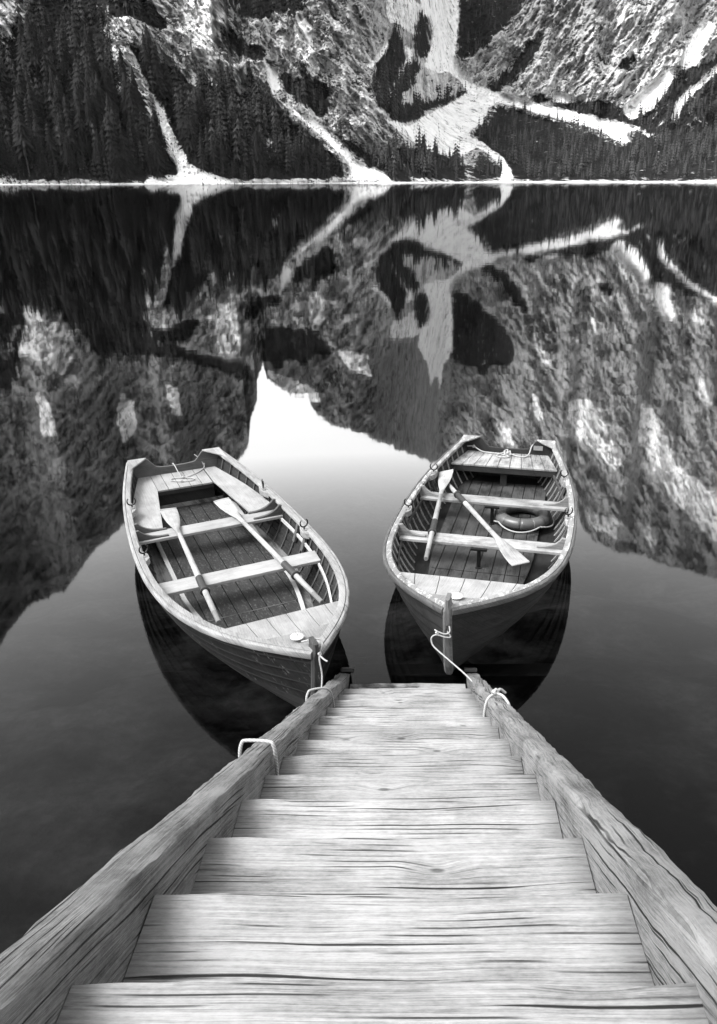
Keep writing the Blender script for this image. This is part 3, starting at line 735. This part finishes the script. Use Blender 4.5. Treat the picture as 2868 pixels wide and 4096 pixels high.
rope('mooring_rope', [[(.250, 4.68, .51), (.256, 4.645, .47), (.225, 4.635, .455), (.175, 4.64, .47), (.150, 4.66, .475)],
                      [(.232, 4.68, .46), (.262, 4.64, .43), (.225, 4.625, .435), (.165, 4.625, .455), (.130, 4.62, .44), (.128, 4.61, .405), (.150, 4.585, .375), (.245, 4.50, .330), (.36, 4.36, .300), (.44, 4.18, .305), (.48, 4.02, .33), (.497, 3.92, .32), (.502, 3.86, .24)]],
     'white rope running from the bow of the right boat to the right stair beam', knots=[(.165, 4.633, .467)])
rope('rope_tie', [[(.492, 3.18, .72), (.493, 3.22, .90), (.482, 3.26, .925), (.46, 3.30, .93), (.435, 3.33, .915), (.41, 3.33, .905), (.386, 3.31, .885), (.374, 3.29, .83), (.372, 3.28, .74), (.372, 3.28, .66)],
                  [(.435, 3.33, .92), (.46, 3.37, .915), (.49, 3.38, .885)]],
     'pale frayed rope knotted over the right stair beam', rad=.008, mat='rope', knots=[(.43, 3.335, .925)])
def bw(pose, pts): return [b2w(pose, p) for p in pts]
rope('stern_rope', [bw(PL, [(-.045, -.03, .37), (-.01, -.03, .425), (.05, -.02, .41), (.17, 0, .345), (.27, .02, .336), (.20, .16, .335), (.09, .27, .335), (.03, .31, .36), (.0, .26, .45), (-.02, .22, .49)]),
                    bw(PL, [(.27, .02, .336), (.24, -.08, .336), (.30, -.12, .336), (.38, -.02, .336), (.40, .08, .336), (.36, .12, .337), (.30, .07, .337), (.25, .0, .345)])],
     'thin pale rope lying on the stern seat of the left boat', rad=.0055, knots=bw(PL, [(.27, .02, .34), (.38, -.02, .34), (.02, .31, .37)]))
rope('stern_rope', [bw(PR, [(.045, -.50, .40), (.05, -.42, .405), (.09, -.30, .36), (.12, -.12, .355), (.16, .0, .355), (.22, .02, .355), (.24, -.06, .355), (.20, -.12, .356), (.14, -.09, .36), (.10, -.02, .375), (.13, .06, .36), (.17, .14, .356), (.17, .22, .356), (.10, .26, .375), (.03, .28, .44), (-.01, .31, .465), (-.03, .35, .45)]),
                    bw(PR, [(.16, -.02, .36), (.08, -.04, .38), (.07, .0, .395), (.14, .0, .372), (.09, .03, .39), (.16, .04, .36)])],
     'white rope coiled on the stern seat of the right boat', rad=.008, knots=bw(PR, [(.05, -.42, .405)]))
# ---------------------------------------------------------------- the lake basin: everything is laid out as bearing and rise seen from the stair head
def perlin(x, y, seed=0):
    r_ = np.random.default_rng(seed); n = 256; ang = r_.uniform(0, 2*np.pi, (n, n))
    xi = np.floor(x).astype(int); yi = np.floor(y).astype(int); xf = x-xi; yf = y-yi
    u = xf*xf*xf*(xf*(xf*6-15)+10); v = yf*yf*yf*(yf*(yf*6-15)+10)
    def g(a, b, dx, dy):
        t = ang[a % n, b % n]; return np.cos(t)*dx+np.sin(t)*dy
    return ((g(xi, yi, xf, yf)*(1-u)+g(xi+1, yi, xf-1, yf)*u)*(1-v)+(g(xi, yi+1, xf, yf-1)*(1-u)+g(xi+1, yi+1, xf-1, yf-1)*u)*v)*1.5
def fbm(x, y, oct=5, seed=0, rough=.5, ridged=False):
    s = 0; a = 1; t = 0
    for o in range(oct):
        p = perlin(x*2**o, y*2**o, seed+o)
        s = s+a*((1-2*np.abs(p)) if ridged else p); t += a; a *= rough
    return s/t
def inpoly(px, py, poly):
    ins = np.zeros(px.shape, bool); n = len(poly)
    for i in range(n):
        x1, y1 = poly[i]; x2, y2 = poly[(i+1) % n]
        if y1 == y2: continue
        c = ((y1 > py) != (y2 > py)) & (px < (x2-x1)*(py-y1)/(y2-y1)+x1)
        ins ^= c
    return ins
def blur(a, n=1):
    for _ in range(n):
        b = a.copy(); b[1:-1, 1:-1] = (a[1:-1, 1:-1]*4+a[:-2, 1:-1]*2+a[2:, 1:-1]*2+a[1:-1, :-2]*2+a[1:-1, 2:]*2+a[:-2, :-2]+a[2:, 2:]+a[:-2, 2:]+a[2:, :-2])/16; a = b
    return a
NA, NE = 1250, 520
az1 = np.linspace(-44, 36, NA)
top = np.interp(az1, [p[0] for p in SKY], [p[1] for p in SKY])
top = top+.35*fbm(az1*1.3, az1*0+3.3, 5, 5, .6)+.25*np.abs(fbm(az1*6, az1*0+1.3, 3, 8, .6))
r0 = np.interp(az1, [p[0] for p in SHORE], [p[1] for p in SHORE])*(1+.006*fbm(az1*1.1, az1*0+.7, 3, 3))
S = np.linspace(0, 1, NE)
EL = S[:, None]*top[None, :]; AZ = np.broadcast_to(az1[None, :], EL.shape)
wob = .16*fbm(AZ*1.6, EL*1.6, 4, 21, .6); wob2 = .16*fbm(AZ*1.6, EL*1.6, 4, 31, .6)
rag = .20*fbm(AZ*7, EL*7, 4, 41, .75)
DIP = np.degrees(3.4/r0)[None, :]
top = top-DIP[0]; EL = S[:, None]*top[None, :]
def mask(polys, k=1., high=()):
    m = np.zeros(EL.shape, bool)
    for p, e in [(q, -DIP) for q in polys]+[(q, DIP) for q in high]:
        xs = [q[0] for q in p]; ys = [q[1] for q in p]
        m |= inpoly(AZ+(wob+rag)*k, EL+e+(wob2-rag)*k, p)
    return m.astype(float)
veg = mask(VEG, 1.9, VEG_HIGH); scree = mask(SCREE, .6); pale = mask(PALE, 1.6, PALE_HIGH)
scree[EL < .055+.07*fbm(AZ*2.2, EL*0, 4, 4)] = 1
veg = np.where(scree > .5, 0, veg)
# terrain slope (degrees) by kind, integrated up each bearing
slope = np.full(EL.shape, 57.)
slope = np.where(veg > .5, 41., slope); slope = np.where(scree > .5, 34., slope)
val = 1/(1+np.exp(-(AZ+1.5)/1.2)); valtop = np.interp(az1, [-4, 0, 3, 8, 16, 36], [2.5, 5.2, 5.2, 4.3, 3.0, 2.6])[None, :]
vf = val/(1+np.exp((EL-valtop)/.25))
slope = slope*(1-vf)+9.5*vf
fan = np.exp(-((AZ+17.6)/2.2)**2)/(1+np.exp((EL-.5)/.1)); slope = slope*(1-fan)+18*fan
slope = blur(slope, 25)+5*fbm(AZ*.5, EL*.5, 2, 51)
slope = np.maximum(slope, np.maximum(8.5, EL+9))
te = np.tan(np.radians(EL)); ts = np.tan(np.radians(slope))
lr_ = np.zeros(EL.shape)
de = np.radians(EL[1:]-EL[:-1]); mid = .5*(ts[1:]+ts[:-1]); tem = .5*(te[1:]+te[:-1])
lr_[1:] = np.cumsum(de*(1+tem**2)/np.maximum(mid-tem, .06), 0)
ker = np.exp(-np.linspace(-2.2, 2.2, 27)**2); ker /= ker.sum()
lp = np.pad(lr_, ((0, 0), (13, 13)), 'edge'); lr_ = sum(ker[k]*lp[:, k:k+NA] for k in range(27))
RR = r0[None, :]*np.exp(lr_)
rockm = (1-blur(scree, 2))*(1-.75*blur(veg, 3))
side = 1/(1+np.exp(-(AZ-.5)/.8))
def diag(fa, fb, o_, sd, ro):
    l_ = fbm((AZ+EL*.8)*fa, (EL-AZ*.8)*fb, o_, sd, ro, True); r_2 = fbm((AZ-EL*.7)*fa, (EL+AZ*.7)*fb, o_, sd+40, ro, True)
    return l_*(1-side)+r_2*side
cl = diag(.42, .16, 6, 61, .6); fine = diag(1.5, .7, 5, 71, .68); but = fbm(AZ*.28+EL*.1, EL*.12, 3, 81, .5)
ramp = np.clip(EL/1.2, 0, 1)
RR = RR*(1-ramp*(rockm*(1-.35/(1+np.exp(-(EL-11)*2)))*(.040*(cl-.2)+.014*(fine-.2))+.025*but)-.004*np.clip(EL, 0, 1)*fbm(AZ*6, EL*6, 3, 91))
azr = np.radians(AZ); CAMZ = 3.4
X = RR*np.sin(azr); Y = RR*np.cos(azr); Zt = RR*te+np.where(EL > 0, .0, -.0)
# below-water skirt and the far side behind the crest, so the massif is a solid body
rows = [np.stack([(r0-60)*np.sin(azr[0]), (r0-60)*np.cos(azr[0]), r0*0-12], -1)]
rows += [np.stack([X[i], Y[i], Zt[i]], -1) for i in range(NE)]
zb = Zt[-1]
for dr, dz in ((120, .93), (500, .6), (1200, .1)):
    rows.append(np.stack([(RR[-1]+dr)*np.sin(azr[0]), (RR[-1]+dr)*np.cos(azr[0]), zb*dz], -1))
V = np.concatenate(rows, 0); nr = len(rows)
idx = np.arange(nr*NA).reshape(nr, NA)
F = np.stack([idx[:-1, :-1], idx[:-1, 1:], idx[1:, 1:], idx[1:, :-1]], -1).reshape(-1, 4)
def npmesh(name, V, F, mats, smooth=False, attr=None, mi=None):
    me = bpy.data.meshes.new(name); k = F.shape[1]
    me.vertices.add(len(V)); me.vertices.foreach_set('co', np.ascontiguousarray(V, np.float32).ravel())
    me.loops.add(F.size); me.loops.foreach_set('vertex_index', F.astype(np.int32).ravel())
    me.polygons.add(len(F)); me.polygons.foreach_set('loop_start', np.arange(0, F.size, k, dtype=np.int32)); me.polygons.foreach_set('loop_total', np.full(len(F), k, np.int32))
    if mi is not None: me.polygons.foreach_set('material_index', mi.astype(np.int32))
    if smooth: me.polygons.foreach_set('use_smooth', np.ones(len(F), bool))
    me.update(calc_edges=True)
    for m in mats: me.materials.append(m)
    if attr is not None:
        a = me.color_attributes.new('kinds', 'FLOAT_COLOR', 'POINT'); a.data.foreach_set('color', np.ascontiguousarray(attr, np.float32).ravel())
    return me
def pad(a): return np.concatenate([a[:1], a, a[-1:], a[-1:], a[-1:]], 0).ravel()
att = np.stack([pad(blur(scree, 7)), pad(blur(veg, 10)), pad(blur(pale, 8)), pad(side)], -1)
def mountain_mat():
    n = NT('cliff_forest_and_scree'); a = n.node('ShaderNodeVertexColor'); a.layer_name = 'kinds'
    s = n.node('ShaderNodeSeparateColor'); n.put(s.inputs[0], a.outputs[0]); sc, vg, pl = s.outputs[0], s.outputs[1], s.outputs[2]; side_ = a.outputs['Alpha']
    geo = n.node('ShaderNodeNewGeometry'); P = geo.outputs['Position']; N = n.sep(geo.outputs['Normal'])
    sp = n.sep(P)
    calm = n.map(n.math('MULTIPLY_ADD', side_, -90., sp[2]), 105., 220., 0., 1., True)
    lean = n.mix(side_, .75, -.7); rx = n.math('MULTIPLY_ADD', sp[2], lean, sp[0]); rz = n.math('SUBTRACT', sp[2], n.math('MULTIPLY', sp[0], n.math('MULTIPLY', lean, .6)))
    big = n.noise(P, .009, 5, .6)
    st = n.noise(n.xyz(n.math('MULTIPLY', rx, .040), n.math('MULTIPLY', sp[1], .03), n.math('MULTIPLY', rz, .022)), 1, 9, .72, .6)
    fn = n.noise(P, .12, 6, .78)
    dots = n.noise(P, .050, 6, .75)
    fis = n.noise(n.xyz(n.math('MULTIPLY', rx, .022), n.math('MULTIPLY', sp[1], .02), n.math('MULTIPLY', rz, .012)), 1, 6, .62, 1.2)
    fis = n.map(n.math('ABSOLUTE', n.math('SUBTRACT', fis, .5)), .004, .020, 1., 0., True)
    strata = n.noise(n.xyz(n.math('MULTIPLY', sp[0], .006), n.math('MULTIPLY', sp[1], .006), n.math('MULTIPLY', rz, .12)), 1, 4, .6)
    t = n.math('ADD', n.math('MULTIPLY', st, .45), n.math('ADD', n.math('MULTIPLY', big, .20), n.math('MULTIPLY', fn, .25)))
    t = n.math('MULTIPLY_ADD', strata, .10, t)
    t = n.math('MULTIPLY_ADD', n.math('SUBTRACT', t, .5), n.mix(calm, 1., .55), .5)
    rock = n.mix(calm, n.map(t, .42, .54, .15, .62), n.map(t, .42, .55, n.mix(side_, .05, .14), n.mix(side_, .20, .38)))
    prock = n.map(t, .40, .52, .45, .85)
    v = n.mix(n.map(n.math('ADD', pl, n.math('MULTIPLY', n.math('SUBTRACT', st, .5), n.mix(calm, 1.9, .9))), .42, .62), rock, prock)
    v = n.math('MULTIPLY', v, n.math('SUBTRACT', 1., n.math('MULTIPLY', fis, .85)))
    # dwarf pine creeping over ledges that are not too steep
    led = n.map(n.math('ADD', n.math('MULTIPLY', N[2], .25), dots), .70, .74, 0., 1.)
    v = n.mix(n.math('MULTIPLY', led, n.math('SUBTRACT', 1., n.math('MULTIPLY', pl, .7))), v, .02)
    scv = n.map(n.math('ADD', n.math('MULTIPLY', fn, .5), n.math('MULTIPLY', st, .5)), .38, .52, .50, .90)
    scd = n.map(n.noise(P, .045, 6, .75), .57, .63, 0., .85)
    scv = n.mix(scd, scv, .10)
    v = n.mix(n.map(n.math('ADD', sc, n.math('MULTIPLY', n.math('SUBTRACT', n.math('ADD', fn, dots), 1.), 1.5)), .42, .58), v, scv)
    vgv = n.map(n.noise(P, .10, 5, .7), .35, .65, .004, .020)
    hole = n.map(n.math('ADD', n.noise(n.xyz(n.math('MULTIPLY', sp[0], .03), n.math('MULTIPLY', sp[1], .03), n.math('MULTIPLY', sp[2], .012)), 1, 7, .72), 0.), .62, .68, 1., 0.)
    v = n.mix(n.math('MULTIPLY', n.map(n.math('ADD', vg, n.math('MULTIPLY', n.math('SUBTRACT', n.math('ADD', n.math('MULTIPLY', fn, .7), n.math('MULTIPLY', dots, 1.3)), 1.), 2.3)), .42, .56), hole), v, vgv)
    n.bump(n.math('ADD', fn, n.math('MULTIPLY', st, 1.5)), 1., 3.0)
    return n.out(v, .95, .05)
mtm = mountain_mat()
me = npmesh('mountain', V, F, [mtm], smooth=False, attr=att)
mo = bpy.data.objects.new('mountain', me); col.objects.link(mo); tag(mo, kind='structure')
# ---------------------------------------------------------------- conifers
def fol():
    n = NT('conifer_foliage'); a = n.node('ShaderNodeVertexColor'); a.layer_name = 'kinds'
    s = n.node('ShaderNodeSeparateColor'); n.put(s.inputs[0], a.outputs[0])
    ob = n.node('ShaderNodeObjectInfo').outputs['Random']
    f = n.noise(n.node('ShaderNodeNewGeometry').outputs['Position'], .8, 3)
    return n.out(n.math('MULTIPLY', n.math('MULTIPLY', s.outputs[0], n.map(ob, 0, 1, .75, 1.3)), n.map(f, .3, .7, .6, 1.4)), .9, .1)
FOL = fol(); BARK = plain('conifer_bark', .07, .9, var=.3, scale=2)
def tree_arrays(seed, tiers=8, arms=8, bare=.12):
    r_ = random.Random(seed); v = []; f = []; c = []
    lean = r_.uniform(-.02, .02)
    for t in range(tiers):
        u = t/(tiers-1); z0 = bare+(1-bare)*(u**.92)*.94; rad = (.145*(1-u)**.75+.012)*r_.uniform(.8, 1.15)
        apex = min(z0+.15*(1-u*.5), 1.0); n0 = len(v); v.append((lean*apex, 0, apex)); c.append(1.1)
        a0 = r_.uniform(0, 6.28)
        for k in range(arms*2):
            a = a0+math.pi*k/arms; rr = rad*(r_.uniform(.8, 1.25) if k % 2 == 0 else r_.uniform(.35, .6))
            zz = z0-(rad*.55 if k % 2 == 0 else rad*.05)*r_.uniform(.6, 1.3)
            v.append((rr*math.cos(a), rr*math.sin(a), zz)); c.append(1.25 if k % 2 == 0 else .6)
        for k in range(arms*2): f.append((n0, n0+1+k, n0+1+(k+1) % (arms*2)))
    nf = len(f); n0 = len(v)
    for k in range(5):
        a = 2*math.pi*k/5; v.append((.012*math.cos(a), .012*math.sin(a), -.06)); c.append(1)
    v.append((lean*.9, 0, .9)); c.append(1)
    for k in range(5): f.append((n0+k, n0+(k+1) % 5, n0+5))
    return np.array(v), np.array(f), np.array(c), np.array([0]*nf+[1]*5)
HERO = [tree_arrays(s, 11, 9, b) for s, b in ((1, .10), (2, .22), (3, .05), (4, .30), (5, .14), (6, .42))]
LOW = [tree_arrays(s+50, 6, 5, b) for s, b in ((1, .08), (2, .2), (3, .05), (4, .3))]
# choose tree places on the wooded ground of the basin
ok = (veg > .5) & (EL < 10.6) & (EL > .15)
ii, jj = np.nonzero(ok)
# weight per true ground area so near slopes and far floor look equally dense
w = np.ones(len(ii)); w[AZ[ii, jj] > -3] *= 1.5; w[EL[ii, jj] > 6.5] *= .35; clump = fbm(AZ*1.1, EL*1.1, 4, 131); w *= np.clip(clump[ii, jj]*3+.75, .03, 1.3)
pick = rng.choice(len(ii), 5200, replace=False, p=w/w.sum()); ti, tj = ii[pick], jj[pick]
tx, ty, tz = X[ti, tj], Y[ti, tj], Zt[ti, tj]; taz, tel = AZ[ti, tj], EL[ti, tj]; td = np.hypot(tx, ty)
th = np.where(taz < -14, rng.uniform(13, 34, len(tx)), np.where(taz < -3, rng.uniform(9, 24, len(tx)), rng.uniform(10, 22, len(tx))))
th *= np.where(tel > 6, .75, 1)*np.clip(1+1.5*fbm(AZ*.8, EL*.8, 3, 141)[ti, tj], .5, 1.4)
keep = np.ones(len(tx), bool)
for fr in (.35, .6, .85):      # no tree stands where its crown would hide open scree behind it
    row = np.clip(ti+(fr*th/td*57.3/(top[tj]/NE)).astype(int), 0, NE-1); keep &= ~((scree[row, tj] > .5) & (taz < -3.4))
ti, tj, tx, ty, tz, taz, tel, td, th = [q[keep] for q in (ti, tj, tx, ty, tz, taz, tel, td, th)]
# sparse shrubs and single trees on rock and scree
ok2 = (veg < .5) & (EL < 9) & (EL > .2) & ((fbm(AZ*1.5, EL*1.5, 4, 101) > .06) | (blur(veg, 18) > .08))
i2, j2 = np.nonzero(ok2); p2 = rng.choice(len(i2), 2200, replace=False); i2, j2 = i2[p2], j2[p2]
h2 = rng.uniform(3, 10, 2200)
# bushes hanging over the waterline
jb = rng.integers(0, NA, 420); jb = jb[(az1[jb] < -3) & (np.abs(az1[jb]+17) > 2.6)]; ib = rng.integers(1, 4, len(jb))
i2 = np.concatenate([i2, ib]); j2 = np.concatenate([j2, jb]); h2 = np.concatenate([h2, rng.uniform(2, 6, len(jb))])
scorez = th/td*(1+.5*(tel < 1.2)); order = np.argsort(-scorez)
hero = order[:290]; rest = order[290:]
hm = []
for k, (v, f, c, mi) in enumerate(HERO):
    at = np.stack([c*.010, c, c, c], -1); m_ = npmesh('conifer_tree', v, f, [FOL, BARK], attr=at, mi=mi); hm.append(m_)
for q in hero:
    o = bpy.data.objects.new('conifer_tree', hm[int(rng.integers(0, 6))]); col.objects.link(o)
    h = float(th[q]); wd = h*float(rng.uniform(.85, 1.25)); o.location = (float(tx[q]), float(ty[q]), float(tz[q])-.4)
    o.scale = (wd, wd, h); o.rotation_euler = (0, 0, float(rng.uniform(0, 6.28)))
    if taz[q] < -18.2: tag(o, 'tall dark conifer on the steep left slope, left of the white scree fan', 'tree', 'conifers on the left slope')
    elif taz[q] < -3.4: tag(o, 'dark conifer on the wooded slope between the two white scree runs', 'tree', 'conifers on the middle slope')
    else: tag(o, 'dark conifer in the flat forest at the far right shore', 'tree', 'conifers at the right shore')
def merge(xs, ys, zs, hs, base, kinds, boost=None):
    VV = []; FF = []; CC = []; MM = []; off = 0
    for n_ in range(len(xs)):
        v, f, c, mi = kinds[int(rng.integers(0, len(kinds)))]; h = hs[n_]; wd = h*rng.uniform(.85, 1.3); a = rng.uniform(0, 6.28)
        R_ = np.array([[math.cos(a), -math.sin(a), 0], [math.sin(a), math.cos(a), 0], [0, 0, 1]])
        VV.append((v*[wd, wd, h]) @ R_.T+[xs[n_], ys[n_], zs[n_]-.4]); FF.append(f+off); off += len(v)
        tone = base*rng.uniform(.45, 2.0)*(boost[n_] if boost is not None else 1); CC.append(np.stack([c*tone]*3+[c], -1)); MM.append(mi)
    return np.concatenate(VV), np.concatenate(FF), np.concatenate(CC), np.concatenate(MM)
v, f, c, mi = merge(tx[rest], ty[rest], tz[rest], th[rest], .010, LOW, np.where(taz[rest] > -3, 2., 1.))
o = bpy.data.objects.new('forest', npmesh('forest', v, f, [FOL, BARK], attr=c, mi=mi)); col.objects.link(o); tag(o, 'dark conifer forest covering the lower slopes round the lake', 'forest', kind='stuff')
v, f, c, mi = merge(X[i2, j2], Y[i2, j2], Zt[i2, j2], h2, .018, [tree_arrays(90, 3, 5, .05), tree_arrays(91, 3, 6, .0)])
o = bpy.data.objects.new('scrub', npmesh('scrub', v, f, [FOL, BARK], attr=c, mi=mi)); col.objects.link(o); tag(o, 'low dwarf pine scrub scattered over rock ledges and scree', 'scrub', kind='stuff')
# ---------------------------------------------------------------- lake bed and bank
def grid_sheet(name, xs, ys, fn, mat, kind='structure'):
    Xg, Yg = np.meshgrid(xs, ys); Zg = fn(Xg, Yg)
    V = np.stack([Xg, Yg, Zg], -1).reshape(-1, 3); i = np.arange(len(V)).reshape(Xg.shape)
    F = np.stack([i[:-1, :-1], i[:-1, 1:], i[1:, 1:], i[1:, :-1]], -1).reshape(-1, 4)
    o = bpy.data.objects.new(name, npmesh(name, V, F, [mat], smooth=True)); col.objects.link(o); return tag(o, kind=kind)
def bed(x, y):
    z = np.interp(y, [-60, -12, -3, -.8, .6, 1.6, 2.6, 6, 12, 40, 200, 1500], [14, 6, 2.5, 1.9, 0.2, -.7, -1.0, -1.9, -3.4, -8, -14, -16])
    return z+.22*fbm(x*.6, y*.6, 4, 7)*np.interp(y, [0, 20], [1, 2])
def bedmat():
    n = NT('silt_and_stones'); P = n.objco(); a = n.noise(P, .8, 6, .6); b = n.noise(P, 6, 5, .6)
    v = n.math('MULTIPLY', n.map(a, .42, .66, .002, .13), n.map(b, .3, .7, .6, 1.3)); n.bump(b, .6, .05); return n.out(v, .9, .2)
xs = np.concatenate([np.linspace(-900, -16, 16), np.linspace(-14, 14, 90), np.linspace(16, 1000, 16)]); ys = np.concatenate([np.linspace(-60, -6, 12), np.linspace(-5, 14, 70), np.linspace(16, 1500, 20)])
grid_sheet('lake_bed', xs, ys, bed, bedmat())
# ---------------------------------------------------------------- water
def water():
    m = bpy.data.materials.new('lake_water'); m.use_nodes = True; t = m.node_tree; t.nodes.clear(); n = t.nodes; l = t.links
    out = n.new('ShaderNodeOutputMaterial'); mix = n.new('ShaderNodeMixShader'); fr = n.new('ShaderNodeFresnel'); fr.inputs[0].default_value = WATER_IOR
    tr = n.new('ShaderNodeBsdfTransparent'); tr.inputs[0].default_value = (WATER_T,)*3+(1,)
    gl = n.new('ShaderNodeBsdfGlossy'); gl.inputs['Roughness'].default_value = .026; gl.inputs[0].default_value = (.47, .47, .47, 1)
    co = n.new('ShaderNodeTexCoord'); 
    def noise(sc, det, mx):
        mp = n.new('ShaderNodeMapping'); mp.inputs['Scale'].default_value = mx; l.new(co.outputs['Object'], mp.inputs[0])
        x = n.new('ShaderNodeTexNoise'); x.inputs['Scale'].default_value = sc; x.inputs['Detail'].default_value = det; x.inputs['Roughness'].default_value = .5; l.new(mp.outputs[0], x.inputs['Vector']); return x.outputs['Fac']
    a = noise(1.1, 2, (.6, 1.0, 1)); b = noise(.12, 1, (.6, 1, 1))
    md = n.new('ShaderNodeMath'); md.operation = 'MULTIPLY_ADD'; l.new(b, md.inputs[0]); md.inputs[1].default_value = 1.2; l.new(a, md.inputs[2])
    bp = n.new('ShaderNodeBump'); bp.inputs['Strength'].default_value = 1; bp.inputs['Distance'].default_value = WAVE; l.new(md.outputs[0], bp.inputs['Height'])
    l.new(bp.outputs[0], gl.inputs['Normal'])
    
    pw = n.new('ShaderNodeMath'); pw.operation = 'POWER'; l.new(fr.outputs[0], pw.inputs[0]); pw.inputs[1].default_value = 2.2
    ml = n.new('ShaderNodeMath'); ml.operation = 'MULTIPLY'; l.new(pw.outputs[0], ml.inputs[0]); ml.inputs[1].default_value = 68.
    mn = n.new('ShaderNodeMath'); mn.operation = 'MINIMUM'; l.new(ml.outputs[0], mn.inputs[0]); mn.inputs[1].default_value = 1.
    l.new(mn.outputs[0], mix.inputs[0]); l.new(tr.outputs[0], mix.inputs[1]); l.new(gl.outputs[0], mix.inputs[2]); l.new(mix.outputs[0], out.inputs[0]); return m
WATER_IOR, WATER_T, WAVE = 1.333, .28, .0010
V = np.array([(-1100, 1.5, 0), (1300, 1.5, 0), (1300, 1400, 0), (-1100, 1400, 0)], float)
V[0, 1] = V[1, 1] = .5
HAZE = .000006
if HAZE:
    hz = bpy.data.materials.new('pale_haze'); hz.use_nodes = True; hn = hz.node_tree.nodes; hn.clear()
    pv = hn.new('ShaderNodeVolumePrincipled'); ho = hn.new('ShaderNodeOutputMaterial'); pv.inputs['Color'].default_value = (.9, .9, .9, 1); pv.inputs['Density'].default_value = HAZE; pv.inputs['Anisotropy'].default_value = .3
    hz.node_tree.links.new(pv.outputs[0], ho.inputs['Volume'])
    mb = MB(); mb.box((0, 1900, 600), (9000, 4500, 1300)); hb = mb.build('haze', hz); hb.location = (0, 0, 0); tag(hb, 'thin pale haze filling the lake basin', 'haze', kind='stuff')
o = bpy.data.objects.new('water', npmesh('water', V, np.array([[0, 1, 2, 3]]), [water()])); col.objects.link(o); tag(o, kind='structure')
# ---------------------------------------------------------------- light, sky, camera
SUN_EL, SUN_AZ = 54., 250.        # azimuth measured from +Y (into the picture) clockwise
w = bpy.data.worlds.new('World'); scn.world = w; w.use_nodes = True; nt = w.node_tree; nt.nodes.clear()
sky = nt.nodes.new('ShaderNodeTexSky'); sky.sky_type = 'NISHITA'; sky.sun_disc = False; sky.sun_elevation = R(SUN_EL); sky.sun_rotation = R(SUN_AZ); sky.altitude = 1500; sky.dust_density = 7.; sky.air_density = 1.; sky.ozone_density = 1
# black-and-white film look: one colour channel of the sky drives a grey sky
sepc = nt.nodes.new('ShaderNodeSeparateColor'); cmb = nt.nodes.new('ShaderNodeCombineColor'); bg = nt.nodes.new('ShaderNodeBackground'); wo = nt.nodes.new('ShaderNodeOutputWorld')
nt.links.new(sky.outputs[0], sepc.inputs[0])
for i in range(3): nt.links.new(sepc.outputs[2], cmb.inputs[i])
nt.links.new(cmb.outputs[0], bg.inputs[0]); bg.inputs[1].default_value = .15; nt.links.new(bg.outputs[0], wo.inputs[0])
sl = bpy.data.lights.new('sun', 'SUN'); sl.energy = 1.8; sl.angle = R(30); sl.color = (1, 1, 1)
so = bpy.data.objects.new('sun', sl); col.objects.link(so)
dirv = Vector((math.sin(R(SUN_AZ))*math.cos(R(SUN_EL)), math.cos(R(SUN_AZ))*math.cos(R(SUN_EL)), math.sin(R(SUN_EL))))
so.rotation_euler = dirv.to_track_quat('Z', 'Y').to_euler(); so.location = (0, 0, 30)
cam = bpy.data.cameras.new('camera'); co_ = bpy.data.objects.new('camera', cam); col.objects.link(co_); scn.camera = co_
cam.sensor_fit = 'HORIZONTAL'; cam.sensor_width = 36; cam.lens = 36*3073/2868; cam.shift_x = -(1654-1434)/2868; cam.clip_start = .05; cam.clip_end = 12000
co_.location = (0, 0, 3.4); co_.rotation_euler = (R(90-23.403), 0, 0)
scn.view_settings.view_transform = 'Standard'; scn.view_settings.look = 'None'; scn.view_settings.gamma = 1; scn.view_settings.exposure = 1.95
scn.render.engine = 'CYCLES'; scn.render.resolution_x = 717; scn.render.resolution_y = 1024
